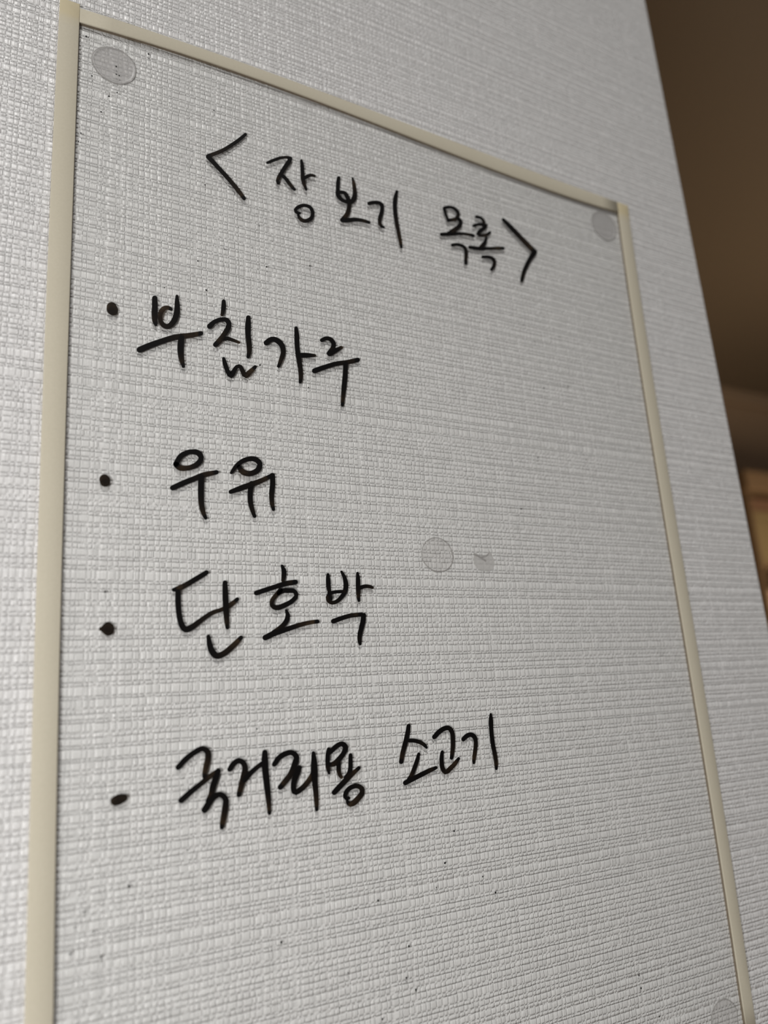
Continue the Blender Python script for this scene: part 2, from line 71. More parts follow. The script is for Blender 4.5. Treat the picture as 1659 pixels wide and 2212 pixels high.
  [(51.76,104.42,52.04,104.43),(51.43,104.25,52.33,104.31),(51.16,103.93,52.54,104.01),(51.02,103.51,52.59,103.6),(50.91,102.84,52.55,102.93),(50.8,102.15,52.52,102.26),(50.72,101.43,52.49,101.63),(50.68,100.73,52.47,100.99),(50.68,100.03,52.45,100.36),(50.71,99.34,52.44,99.73),(50.78,98.66,52.45,99.11),(50.87,97.99,52.48,98.48),(51.0,97.33,52.52,97.86),(51.17,96.69,52.57,97.25),(51.38,96.07,52.63,96.63),(51.63,95.49,52.71,96.0),(51.88,94.92,52.79,95.36),(51.99,94.72,52.8,95.11),(52.18,94.63,52.7,94.88),(52.38,94.63,52.54,94.71)],
 ]),
 ('handwritten_syllable', 'handwritten first-line syllable 침', [
  [(63.77,117.77,63.98,117.82),(63.54,117.61,64.21,117.77),(63.36,117.35,64.39,117.59),(63.29,117.04,64.46,117.31),(63.23,116.32,64.53,116.6),(63.16,115.64,64.56,115.84),(63.09,114.97,64.47,115.06),(63.02,114.28,64.3,114.29),(62.96,113.59,64.06,113.52),(62.88,112.88,63.76,112.79),(62.87,112.64,63.65,112.56),(62.96,112.45,63.47,112.4),(63.12,112.35,63.27,112.33)],
  [(59.25,107.76,59.07,107.93),(59.56,107.68,58.94,108.24),(59.92,107.77,58.97,108.64),(60.25,108.04,59.17,109.02),(60.66,108.62,59.64,109.54),(61.03,109.15,60.15,110.11),(61.42,109.58,60.74,110.66),(61.89,109.93,61.39,111.13),(62.4,110.23,62.04,111.52),(62.94,110.47,62.7,111.83),(63.48,110.68,63.38,112.08),(63.94,110.79,64.17,112.25),(64.25,110.72,65.01,112.11),(64.46,110.47,65.67,111.6),(64.55,110.18,66.07,110.78),(64.49,109.81,66.04,109.8),(64.32,109.31,65.79,108.97),(64.1,108.75,65.46,108.21),(63.81,108.18,65.07,107.53),(63.48,107.58,64.68,106.91),(63.12,106.96,64.31,106.3),(62.76,106.36,63.96,105.68),(62.39,105.79,63.6,105.05),(62.01,105.24,63.21,104.41),(61.64,104.72,62.76,103.79),(61.25,104.19,62.28,103.24),(60.83,103.65,61.81,102.72),(60.64,103.3,61.5,102.48),(60.61,102.94,61.17,102.4),(60.72,102.65,60.88,102.49)],
  [(62.99,105.11,62.97,105.3),(63.11,104.91,63.03,105.56),(63.32,104.8,63.19,105.79),(63.58,104.83,63.44,105.95),(64.22,105.02,64.16,106.22),(64.8,105.13,64.96,106.38),(65.39,105.12,65.71,106.29),(66.03,105.05,66.38,106.12),(66.68,104.96,67.03,105.96),(67.33,104.85,67.67,105.76),(67.98,104.72,68.3,105.57),(68.17,104.73,68.46,105.48),(68.35,104.83,68.54,105.31),(68.48,104.98,68.53,105.13)],
  [(71.05,114.28,71.29,114.32),(70.77,114.11,71.57,114.25),(70.54,113.81,71.77,114.02),(70.44,113.45,71.83,113.69),(70.34,112.73,71.86,112.99),(70.24,112.02,71.89,112.3),(70.16,111.31,71.9,111.6),(70.11,110.61,71.88,110.88),(70.08,109.91,71.81,110.17),(70.07,109.19,71.74,109.5),(70.08,108.45,71.71,108.85),(70.13,107.72,71.75,108.21),(70.2,107.03,71.82,107.56),(70.26,106.37,71.9,106.88),(70.32,105.71,71.95,106.18),(70.37,105.05,71.98,105.49),(70.41,104.39,72.02,104.79),(70.44,103.76,72.01,104.06),(70.45,103.15,71.93,103.28),(70.42,102.53,71.75,102.51),(70.36,101.86,71.5,101.8),(70.29,101.16,71.26,101.11),(70.29,100.91,71.15,100.86),(70.4,100.72,70.95,100.69),(70.57,100.62,70.74,100.61)],
  [(63.42,99.78,63.57,99.85),(63.26,99.63,63.76,99.85),(63.16,99.41,63.94,99.76),(63.16,99.18,64.04,99.57),(63.21,98.54,64.27,99.01),(63.28,97.89,64.49,98.46),(63.41,97.27,64.7,97.9),(63.58,96.67,64.87,97.33),(63.79,96.08,65.04,96.77),(64.03,95.48,65.23,96.24),(64.3,94.89,65.5,95.77),(64.64,94.23,65.76,95.42),(65.74,93.72,65.56,95.32),(66.66,94.76,65.41,95.39),(66.92,95.45,65.71,95.95),(67.19,96.05,66.09,96.57),(67.47,96.64,66.47,97.2),(67.69,97.05,67.03,97.93),(67.91,97.17,67.97,98.42),(68.06,97.1,68.92,98.2),(68.18,96.73,69.36,97.51),(68.39,96.17,69.62,96.96),(68.63,95.59,69.92,96.47),(68.94,94.88,70.14,96.1),(70.04,94.4,69.97,96.05),(71.02,95.22,69.97,96.2),(71.44,95.83,70.4,96.71),(71.85,96.36,70.92,97.24),(72.29,96.9,71.44,97.74),(72.73,97.47,71.95,98.23),(73.17,98.03,72.47,98.72),(73.32,98.27,72.7,98.88),(73.35,98.54,72.95,98.93),(73.27,98.75,73.15,98.87)],
 ]),
 ('handwritten_syllable', 'handwritten first-line syllable 가', [
  [(75.84,105.81,75.67,106.01),(76.15,105.68,75.58,106.35),(76.54,105.74,75.65,106.76),(76.92,105.98,75.91,107.14),(77.44,106.52,76.45,107.65),(77.86,106.98,77.08,108.25),(78.21,107.22,77.96,108.78),(78.6,107.26,78.91,108.97),(79.05,107.18,79.73,108.9),(79.48,107.01,80.48,108.65),(79.86,106.74,81.1,108.23),(80.21,106.39,81.62,107.71),(80.49,105.99,82.04,107.08),(80.67,105.55,82.31,106.33),(80.77,105.04,82.42,105.52),(80.79,104.52,82.38,104.66),(80.69,103.95,82.18,103.83),(80.51,103.31,81.9,103.08),(80.3,102.63,81.62,102.39),(80.1,101.94,81.33,101.7),(79.9,101.26,81.02,101.01),(79.68,100.58,80.7,100.34),(79.47,99.89,80.39,99.68),(79.43,99.64,80.24,99.45),(79.51,99.43,80.03,99.31),(79.66,99.3,79.82,99.27)],
  [(85.81,113.66,86.01,113.71),(85.59,113.5,86.24,113.68),(85.42,113.25,86.43,113.54),(85.37,112.96,86.51,113.29),(85.33,112.26,86.62,112.63),(85.29,111.57,86.73,111.98),(85.25,110.9,86.82,111.31),(85.23,110.23,86.87,110.62),(85.22,109.57,86.87,109.93),(85.21,108.89,86.86,109.25),(85.21,108.21,86.84,108.57),(85.22,107.52,86.83,107.91),(85.24,106.83,86.85,107.26),(85.28,106.15,86.89,106.61),(85.33,105.48,86.94,105.97),(85.39,104.81,87.0,105.32),(85.46,104.16,87.06,104.67),(85.53,103.5,87.13,104.02),(85.62,102.84,87.2,103.39),(85.72,102.19,87.29,102.75),(85.81,101.56,87.38,102.1),(85.9,100.93,87.46,101.44),(85.98,100.31,87.52,100.77),(86.03,99.68,87.56,100.09),(86.07,99.05,87.58,99.41),(86.1,98.41,87.59,98.72),(86.11,97.79,87.55,98.02),(86.11,97.19,87.45,97.28),(86.07,96.56,87.25,96.56),(86.02,95.9,87.01,95.88),(86.03,95.66,86.9,95.64),(86.14,95.47,86.71,95.46),(86.32,95.38,86.49,95.38)],
  [(86.13,104.16,86.14,104.45),(86.25,103.86,86.29,104.81),(86.53,103.65,86.59,105.12),(86.91,103.62,86.98,105.29),(87.67,103.77,87.73,105.41),(88.42,103.91,88.5,105.54),(89.17,104.07,89.28,105.62),(89.92,104.25,90.05,105.66),(90.69,104.43,90.81,105.67),(91.47,104.62,91.57,105.68),(91.72,104.71,91.81,105.65),(91.92,104.9,91.98,105.51),(92.03,105.12,92.04,105.31)],
 ]),
 ('handwritten_syllable', 'handwritten first-line syllable 루', [
  [(93.63,110.17,93.53,110.36),(93.85,110.01,93.53,110.66),(94.16,109.99,93.66,110.98),(94.49,110.12,93.93,111.25),(95.12,110.55,94.6,111.7),(95.63,110.87,95.42,112.18),(96.07,110.93,96.4,112.38),(96.53,110.83,97.26,112.25),(96.93,110.61,98.02,111.91),(97.17,110.27,98.58,111.28),(97.29,109.88,98.9,110.44),(97.25,109.48,98.82,109.41),(97.0,108.98,98.4,108.51),(96.64,108.36,97.98,107.77),(96.2,107.75,97.57,107.05),(95.73,107.14,97.17,106.36),(95.55,106.7,96.82,106.01),(95.57,106.29,96.4,105.84),(95.77,106.0,96.02,105.86)],
  [(95.8,105.98,95.67,106.23),(96.09,105.78,95.65,106.61),(96.5,105.76,95.82,107.03),(96.94,105.94,96.16,107.39),(97.58,106.42,96.84,107.81),(98.22,106.89,97.52,108.24),(98.86,107.37,98.21,108.66),(99.51,107.85,98.91,109.07),(100.16,108.33,99.62,109.46),(100.82,108.82,100.32,109.85),(101.07,109.06,100.63,109.97),(101.2,109.35,100.91,109.94),(101.19,109.62,101.11,109.8)],
  [(90.54,99.7,90.45,99.95),(90.77,99.47,90.49,100.31),(91.12,99.39,90.69,100.69),(91.53,99.49,91.03,100.97),(92.19,99.85,91.7,101.3),(92.85,100.21,92.37,101.64),(93.51,100.56,93.05,101.98),(94.18,100.9,93.74,102.31),(94.85,101.23,94.43,102.64),(95.53,101.57,95.12,102.97),(96.21,101.9,95.81,103.3),(96.89,102.22,96.51,103.62),(97.57,102.53,97.22,103.94),(98.24,102.82,97.95,104.25),(98.91,103.09,98.7,104.54),(99.59,103.31,99.46,104.79),(100.29,103.5,100.21,105.0),(101.02,103.69,100.93,105.2),(101.78,103.91,101.63,105.4),(102.53,104.17,102.33,105.64),(103.27,104.45,103.04,105.9),(104.01,104.73,103.76,106.17),(104.74,105.01,104.49,106.45),(105.47,105.3,105.22,106.73),(106.2,105.58,105.96,107.01),(106.55,105.8,106.34,107.07),(106.79,106.13,106.65,106.95),(106.87,106.46,106.83,106.71)],
  [(101.72,105.06,102.0,105.1),(101.38,104.88,102.32,105.01),(101.1,104.56,102.55,104.77),(100.97,104.16,102.61,104.4),(100.9,103.43,102.56,103.67),(100.82,102.7,102.52,102.94),(100.75,101.97,102.47,102.2),(100.67,101.26,102.4,101.46),(100.58,100.55,102.32,100.71),(100.47,99.83,102.21,99.96),(100.36,99.11,102.09,99.22),(100.24,98.39,101.97,98.48),(100.13,97.67,101.84,97.75),(100.01,96.94,101.7,97.02),(99.91,96.21,101.57,96.3),(99.82,95.49,101.42,95.57),(99.74,94.77,101.27,94.85),(99.66,94.05,101.12,94.13),(99.58,93.33,100.97,93.42),(99.52,92.61,100.83,92.7),(99.46,91.9,100.7,91.99),(99.41,91.19,100.56,91.27),(99.36,90.48,100.43,90.55),(99.39,90.24,100.33,90.3),(99.53,90.07,100.14,90.11),(99.73,90.0,99.92,90.01)],
 ]),
 ('bullet_dot', 'black bullet dot before the second list line', [
  [(31.72,62.25,32.06,62.55),(31.44,61.75,32.57,62.71),(31.38,61.12,33.13,62.61),(31.6,60.54,33.58,62.21),(31.59,60.44,33.81,61.98),(31.51,60.65,34.06,61.39),(31.53,60.75,34.03,60.86),(31.67,60.12,33.87,60.21),(32.04,59.66,33.47,59.71),(32.54,59.45,32.97,59.47)],
 ]),
 ('handwritten_syllable', 'handwritten second-line syllable 우', [
  [(50.05,66.4,49.84,66.51),(50.35,66.39,49.65,66.75),(50.67,66.53,49.58,67.08),(50.9,66.82,49.68,67.44),(51.18,67.35,49.94,67.95),(51.44,67.89,50.19,68.48),(51.68,68.36,50.48,69.06),(51.94,68.76,50.87,69.66),(52.25,69.09,51.37,70.18),(52.62,69.41,51.92,70.61),(53.03,69.69,52.49,70.95),(53.48,69.92,53.08,71.24),(53.93,70.1,53.7,71.46),(54.4,70.19,54.33,71.62),(54.88,70.22,54.96,71.72),(55.33,70.18,55.63,71.74),(55.68,70.09,56.34,71.63),(55.94,69.94,57.01,71.24),(56.15,69.7,57.48,70.62),(56.27,69.47,57.74,69.81),(56.25,69.22,57.63,68.89),(56.06,68.9,57.25,68.15),(55.77,68.52,56.81,67.57),(55.43,68.16,56.32,67.06),(55.06,67.85,55.77,66.63),(54.64,67.57,55.19,66.29),(54.18,67.33,54.61,66.02),(53.7,67.12,54.03,65.8),(53.22,66.97,53.44,65.61),(52.73,66.88,52.84,65.45),(52.26,66.85,52.21,65.33),(51.86,66.88,51.52,65.31),(51.58,66.97,50.8,65.52),(51.29,67.22,50.26,65.94),(50.91,67.56,49.86,66.32),(50.59,67.72,49.67,66.62),(50.24,67.7,49.64,66.99),(49.94,67.54,49.76,67.32)],
  [(48.87,60.08,48.77,60.31),(49.09,59.89,48.76,60.62),(49.41,59.81,48.89,60.94),(49.74,59.9,49.16,61.19),(50.24,60.18,49.65,61.47),(50.74,60.46,50.15,61.75),(51.24,60.74,50.65,62.03),(51.74,61.02,51.16,62.32),(52.24,61.29,51.67,62.6),(52.74,61.56,52.19,62.88),(53.25,61.82,52.71,63.15),(53.76,62.08,53.24,63.41),(54.28,62.33,53.76,63.68),(54.8,62.59,54.28,63.93),(55.33,62.86,54.8,64.19),(55.87,63.13,55.31,64.46),(56.4,63.42,55.82,64.75),(56.9,63.68,56.36,65.04),(57.39,63.92,56.94,65.31),(57.9,64.13,57.53,65.54),(58.42,64.32,58.12,65.72),(58.96,64.51,58.7,65.88),(59.52,64.69,59.28,66.03),(60.08,64.87,59.86,66.17),(60.65,65.06,60.43,66.31),(61.22,65.25,61.0,66.46),(61.49,65.4,61.3,66.47),(61.67,65.65,61.54,66.35),(61.73,65.93,61.69,66.14)],
  [(56.86,65.0,57.15,65.01),(56.53,64.83,57.47,64.89),(56.26,64.52,57.72,64.61),(56.15,64.11,57.8,64.21),(56.13,63.54,57.78,63.63),(56.11,62.97,57.76,63.05),(56.08,62.39,57.74,62.48),(56.06,61.81,57.71,61.9),(56.04,61.24,57.69,61.34),(56.03,60.66,57.68,60.77),(56.03,60.08,57.67,60.21),(56.03,59.5,57.66,59.64),(56.04,58.93,57.65,59.08),(56.05,58.35,57.65,58.52),(56.08,57.76,57.65,57.98),(56.14,57.17,57.68,57.44),(56.22,56.59,57.72,56.91),(56.32,56.02,57.78,56.38),(56.44,55.45,57.86,55.85),(56.58,54.88,57.95,55.33),(56.78,54.32,58.04,54.83),(57.03,53.79,58.17,54.33),(57.32,53.3,58.32,53.82),(57.59,52.83,58.48,53.28),(57.73,52.66,58.51,53.05),(57.94,52.57,58.44,52.83),(58.14,52.59,58.3,52.67)],
 ]),
 ('handwritten_syllable', 'handwritten second-line syllable 유', [
  [(65.01,65.7,64.89,65.78),(65.2,65.67,64.78,65.94),(65.41,65.74,64.77,66.15),(65.58,65.9,64.85,66.37),(65.96,66.41,65.16,66.9),(66.34,66.91,65.47,67.45),(66.7,67.39,65.81,68.01),(67.08,67.82,66.22,68.57),(67.5,68.22,66.68,69.09),(67.93,68.61,67.17,69.56),(68.38,68.96,67.7,70.01),(68.85,69.26,68.29,70.41),(69.34,69.51,68.91,70.75),(69.87,69.71,69.54,71.02),(70.39,69.87,70.2,71.25),(70.9,69.97,70.91,71.41),(71.35,69.97,71.66,71.44),(71.77,69.86,72.39,71.3),(72.17,69.66,73.05,71.02),(72.46,69.44,73.68,70.57),(72.59,69.23,74.13,69.79),(72.55,68.95,74.11,68.85),(72.42,68.55,73.85,68.05),(72.21,68.18,73.41,67.32),(71.9,67.87,72.82,66.71),(71.49,67.58,72.18,66.27),(71.03,67.33,71.53,65.92),(70.56,67.15,70.83,65.65),(70.12,67.06,70.07,65.49),(69.71,67.1,69.3,65.51),(69.28,67.24,68.6,65.66),(68.9,67.42,67.95,65.93),(68.58,67.6,67.36,66.43),(68.28,67.91,67.05,67.07),(67.93,68.34,66.84,67.63),(67.73,68.54,66.77,67.92),(67.46,68.61,66.84,68.2),(67.2,68.56,67.01,68.43)],
  [(64.39,60.36,64.32,60.55),(64.56,60.18,64.34,60.82),(64.82,60.1,64.47,61.08),(65.11,60.16,64.72,61.26),(65.68,60.38,65.26,61.55),(66.25,60.6,65.81,61.83),(66.82,60.82,66.35,62.12),(67.39,61.04,66.91,62.4),(67.96,61.27,67.47,62.67),(68.52,61.51,68.04,62.94),(69.09,61.74,68.61,63.19),(69.67,61.99,69.19,63.43),(70.24,62.23,69.76,63.68),(70.82,62.49,70.33,63.92),(71.4,62.76,70.9,64.17),(71.98,63.03,71.47,64.42),(72.56,63.32,72.05,64.67),(73.13,63.61,72.63,64.92),(73.71,63.91,73.2,65.17),(74.29,64.22,73.77,65.44),(74.87,64.55,74.33,65.71),(75.45,64.89,74.88,66.01),(76.01,65.23,75.45,66.33),(76.56,65.58,76.02,66.65),(76.8,65.8,76.32,66.75),(76.92,66.08,76.61,66.7),(76.91,66.35,76.81,66.54)],
  [(70.92,64.33,71.18,64.3),(70.59,64.24,71.46,64.14),(70.29,64.0,71.63,63.84),(70.12,63.65,71.64,63.46),(70.0,63.06,71.49,62.87),(69.87,62.46,71.34,62.29),(69.74,61.83,71.22,61.73),(69.67,61.18,71.14,61.19),(69.62,60.56,71.1,60.64),(69.6,59.94,71.09,60.08),(69.6,59.32,71.1,59.51),(69.63,58.71,71.12,58.96),(69.69,58.1,71.16,58.41),(69.8,57.5,71.23,57.88),(69.94,56.91,71.32,57.34),(70.11,56.34,71.43,56.8),(70.3,55.79,71.55,56.25),(70.5,55.25,71.67,55.71),(70.74,54.72,71.81,55.17),(70.98,54.2,71.95,54.62),(71.11,54.01,71.97,54.38),(71.32,53.91,71.88,54.15),(71.54,53.92,71.71,53.99)],
  [(76.76,67.13,77.04,67.18),(76.45,66.95,77.37,67.1),(76.21,66.63,77.63,66.87),(76.14,66.25,77.74,66.51),(76.18,65.64,77.75,65.9),(76.21,65.05,77.77,65.27),(76.22,64.49,77.75,64.6),(76.17,63.92,77.69,63.94),(76.09,63.34,77.6,63.29),(76.0,62.73,77.5,62.67),(75.91,62.1,77.4,62.07),(75.84,61.46,77.33,61.49),(75.8,60.82,77.28,60.91),(75.79,60.19,77.25,60.32),(75.8,59.56,77.24,59.74),(75.84,58.93,77.25,59.17),(75.93,58.3,77.27,58.6),(76.08,57.7,77.31,58.04),(76.26,57.13,77.37,57.45),(76.44,56.57,77.43,56.85),(76.54,56.36,77.42,56.61),(76.73,56.24,77.3,56.4),(76.94,56.22,77.12,56.27)],
 ]),
 ('bullet_dot', 'black bullet dot before the third list line', [
  [(32.17,24.28,32.17,24.46),(32.25,24.07,32.24,24.66),(32.43,23.91,32.41,24.82),(32.66,23.85,32.64,24.88),(33.17,23.34,33.08,25.38),(33.7,22.91,33.51,25.86),(34.18,22.69,33.99,26.11),(34.95,22.91,34.78,25.94),(35.49,23.45,35.39,25.43),(35.73,24.15,35.7,24.75)],
 ]),
 ('handwritten_syllable', 'handwritten third-line syllable 단', [
  [(58.57,39.05,58.68,38.87),(58.35,39.2,58.72,38.6),(58.07,39.25,58.63,38.32),(57.78,39.15,58.41,38.1),(57.29,38.85,57.93,37.79),(56.8,38.54,57.44,37.48),(56.31,38.24,56.96,37.17),(55.82,37.94,56.48,36.86),(55.34,37.65,55.99,36.55),(54.85,37.35,55.52,36.25),(54.37,37.05,55.04,35.94),(53.89,36.75,54.56,35.64),(53.41,36.46,54.08,35.34),(52.94,36.18,53.59,35.04),(52.46,35.91,53.1,34.75),(51.98,35.65,52.61,34.45),(51.49,35.41,52.12,34.16),(51.03,35.18,51.6,33.89),(50.58,34.96,51.03,33.68),(50.12,34.73,50.44,33.58),(49.62,34.49,49.89,33.51),(49.41,34.36,49.65,33.5),(49.29,34.16,49.44,33.61),(49.26,33.94,49.31,33.78)],
  [(50.71,34.2,50.95,34.2),(50.43,34.08,51.22,34.09),(50.22,33.83,51.44,33.84),(50.13,33.51,51.51,33.52),(50.12,32.98,51.52,32.99),(50.11,32.46,51.51,32.46),(50.09,31.93,51.51,31.94),(50.09,31.39,51.52,31.43),(50.1,30.85,51.54,30.92),(50.13,30.31,51.57,30.41),(50.17,29.78,51.6,29.9),(50.21,29.25,51.64,29.39),(50.27,28.72,51.69,28.89),(50.33,28.19,51.75,28.39),(50.41,27.66,51.83,27.89),(50.5,27.14,51.92,27.39),(50.59,26.62,52.01,26.89),(50.7,26.08,52.11,26.41),(50.84,25.51,52.24,25.98),(51.06,24.95,52.41,25.59),(51.34,24.4,52.63,25.23),(51.75,23.83,52.85,24.97),(52.52,23.33,52.92,24.89),(53.45,23.39,53.01,24.93),(54.07,23.7,53.32,25.07),(54.54,24.01,53.75,25.3),(55.01,24.31,54.19,25.53),(55.45,24.66,54.6,25.79),(55.87,25.02,55.02,26.08),(56.26,25.37,55.45,26.38),(56.66,25.7,55.89,26.69),(57.06,26.02,56.35,27.0),(57.48,26.33,56.8,27.3),(57.92,26.64,57.24,27.6),(58.35,26.94,57.7,27.9),(58.78,27.23,58.16,28.2),(59.22,27.49,58.65,28.49),(59.66,27.73,59.17,28.76),(60.12,27.93,59.71,28.99),(60.6,28.1,60.26,29.16),(61.11,28.26,60.8,29.31),(61.65,28.43,61.31,29.46),(62.2,28.63,61.79,29.64),(62.74,28.85,62.25,29.87),(63.27,29.08,62.72,30.13),(63.79,29.32,63.17,30.41),(64.31,29.6,63.61,30.69),(64.79,29.94,64.06,30.96),(65.23,30.33,64.51,31.23),(65.66,30.72,64.96,31.54),(66.08,31.1,65.4,31.87),(66.49,31.49,65.84,32.22),(66.64,31.69,66.06,32.33),(66.67,31.91,66.3,32.33),(66.61,32.11,66.49,32.24)],
  [(62.83,36.7,63.07,36.71),(62.57,36.58,63.33,36.62),(62.36,36.34,63.54,36.4),(62.29,36.03,63.62,36.09),(62.27,35.47,63.65,35.54),(62.25,34.92,63.68,34.98),(62.23,34.36,63.71,34.43),(62.22,33.8,63.74,33.87),(62.22,33.25,63.76,33.32),(62.22,32.7,63.78,32.77),(62.22,32.14,63.8,32.22),(62.23,31.59,63.82,31.67),(62.24,31.04,63.84,31.12),(62.26,30.49,63.85,30.57),(62.28,29.94,63.87,30.03),(62.31,29.39,63.89,29.48),(62.34,28.84,63.9,28.94),(62.37,28.29,63.92,28.39),(62.41,27.75,63.93,27.84),(62.47,27.2,63.93,27.3),(62.53,26.66,63.93,26.75),(62.61,26.12,63.92,26.21),(62.69,25.58,63.9,25.66),(62.78,25.04,63.88,25.12),(62.87,24.5,63.86,24.57),(62.94,24.28,63.81,24.34),(63.1,24.13,63.67,24.17),(63.3,24.06,63.48,24.07)],
  [(58.29,22.78,58.47,22.8),(58.1,22.67,58.69,22.74),(57.97,22.48,58.87,22.59),(57.94,22.24,58.96,22.36),(57.94,21.71,59.09,21.84),(57.94,21.16,59.22,21.34),(57.99,20.6,59.36,20.85),(58.06,20.06,59.51,20.36),(58.15,19.51,59.66,19.88),(58.3,18.92,59.82,19.45),(58.55,18.33,60.01,19.09),(58.9,17.78,60.26,18.75),(59.34,17.27,60.51,18.44),(60.01,16.79,60.7,18.27),(60.92,16.63,60.85,18.23),(61.69,16.83,61.13,18.3),(62.27,17.1,61.54,18.47),(62.79,17.39,61.99,18.68),(63.3,17.72,62.4,18.93),(63.76,18.08,62.8,19.22),(64.2,18.45,63.21,19.54),(64.61,18.81,63.63,19.88),(65.02,19.18,64.06,20.22),(65.43,19.56,64.47,20.55),(65.83,19.96,64.89,20.9),(66.22,20.36,65.3,21.25),(66.6,20.76,65.72,21.61),(66.98,21.16,66.14,21.97),(67.36,21.56,66.57,22.33),(67.51,21.78,66.81,22.47),(67.53,22.04,67.07,22.48),(67.44,22.26,67.3,22.39)],
 ]),
 ('handwritten_syllable', 'handwritten third-line syllable 호', [
  [(78.63,41.33,78.77,41.39),(78.5,41.2,78.95,41.4),(78.44,41.02,79.12,41.33),(78.46,40.83,79.24,41.18),(78.58,40.25,79.59,40.69),(78.66,39.74,79.94,40.14),(78.67,39.3,80.12,39.43),(78.62,38.83,80.06,38.73),(78.56,38.28,79.91,38.11),(78.52,37.71,79.7,37.53),(78.47,37.13,79.46,36.96),(78.47,36.89,79.35,36.75),(78.58,36.7,79.16,36.6),(78.76,36.59,78.94,36.56)],
  [(70.78,33.22,70.71,33.44),(70.97,33.01,70.74,33.72),(71.25,32.9,70.9,33.98),(71.58,32.93,71.18,34.16),(72.15,33.12,71.75,34.35),(72.72,33.31,72.32,34.54),(73.29,33.5,72.9,34.73),(73.86,33.69,73.47,34.92),(74.44,33.87,74.05,35.11),(75.02,34.06,74.63,35.3),(75.6,34.25,75.22,35.49),(76.18,34.44,75.8,35.68),(76.76,34.62,76.39,35.86),(77.35,34.8,76.98,36.05),(77.95,34.97,77.56,36.25),(78.54,35.15,78.15,36.46),(79.12,35.31,78.75,36.67),(79.7,35.45,79.38,36.86),(80.27,35.58,80.03,37.0),(80.86,35.7,80.67,37.11),(81.46,35.81,81.31,37.2),(82.08,35.92,81.93,37.28),(82.71,36.04,82.55,37.36),(83.03,36.17,82.9,37.34),(83.26,36.41,83.17,37.17),(83.35,36.7,83.32,36.93)],
  [(77.21,33.14,77.1,33.29),(77.41,33.01,77.06,33.52),(77.67,32.98,77.13,33.76),(77.93,33.08,77.32,33.96),(78.46,33.35,77.81,34.33),(78.91,33.57,78.39,34.73),(79.32,33.66,79.13,34.99),(79.8,33.69,79.85,35.04),(80.38,33.68,80.47,35.01),(80.99,33.7,81.07,35.01),(81.48,33.72,81.79,34.96),(81.8,33.65,82.58,34.66),(82.01,33.43,83.13,34.04),(82.13,33.18,83.36,33.23),(82.01,32.93,83.09,32.41),(81.71,32.6,82.62,31.83),(81.3,32.24,82.13,31.37),(80.87,31.92,81.62,30.96),(80.4,31.64,81.06,30.59),(79.9,31.39,80.5,30.27),(79.38,31.16,79.93,29.99),(78.83,30.94,79.37,29.74),(78.29,30.73,78.81,29.48),(77.77,30.55,78.21,29.23),(77.31,30.44,77.52,29.03),(76.95,30.4,76.71,28.99),(76.61,30.46,75.94,29.26),(76.31,30.58,75.3,29.77),(76.18,30.77,74.96,30.54),(76.24,31.1,75.02,31.32),(76.39,31.51,75.26,31.98),(76.64,31.89,75.64,32.56),(76.99,32.29,76.06,33.04),(77.39,32.71,76.47,33.48),(77.8,33.12,76.86,33.92),(78.23,33.52,77.27,34.37),(78.67,33.93,77.67,34.81),(78.84,34.21,77.96,34.99),(78.86,34.52,78.28,35.03),(78.74,34.78,78.56,34.93)],
  [(79.44,29.3,79.56,29.34),(79.31,29.19,79.73,29.34),(79.25,29.03,79.88,29.26),(79.26,28.86,79.98,29.12),(79.34,28.28,80.33,28.61),(79.37,27.79,80.64,27.97),(79.29,27.37,80.67,27.21),(79.15,26.93,80.46,26.51),(78.93,26.48,80.15,25.88),(78.64,26.07,79.74,25.3),(78.27,25.67,79.27,24.8),(77.85,25.29,78.78,24.35),(77.41,24.93,78.27,23.93),(76.95,24.6,77.72,23.55),(76.44,24.28,77.18,23.22),(75.92,23.96,76.66,22.9),(75.4,23.64,76.14,22.58),(75.17,23.4,75.83,22.47),(75.09,23.11,75.51,22.51),(75.14,22.84,75.27,22.66)],
  [(72.85,21.42,72.74,21.65),(73.1,21.2,72.72,21.98),(73.46,21.1,72.87,22.3),(73.84,21.17,73.18,22.53),(74.37,21.41,73.7,22.77),(74.9,21.65,74.23,23.01),(75.42,21.88,74.77,23.26),(75.94,22.09,75.33,23.49),(76.45,22.29,75.91,23.71),(76.98,22.48,76.51,23.89),(77.52,22.65,77.1,24.05),(78.08,22.82,77.69,24.19),(78.65,22.99,78.27,24.33),(79.23,23.17,78.84,24.47),(79.81,23.35,79.41,24.63),(80.39,23.54,79.98,24.79),(80.97,23.72,80.55,24.96),(81.54,23.91,81.13,25.14),(82.11,24.09,81.72,25.31),(82.68,24.27,82.32,25.48),(83.25,24.43,82.92,25.64),(83.83,24.59,83.53,25.78),(84.42,24.74,84.14,25.92),(85.0,24.88,84.75,26.04),(85.6,25.01,85.37,26.16),(86.19,25.14,86.0,26.27),(86.78,25.24,86.64,26.36),(87.37,25.32,87.28,26.43),(87.99,25.39,87.91,26.49),(88.61,25.46,88.53,26.54),(88.88,25.55,88.81,26.51),(89.08,25.74,89.03,26.36),(89.16,25.96,89.15,26.15)],
 ]),
 ('handwritten_syllable', 'handwritten third-line syllable 박', [
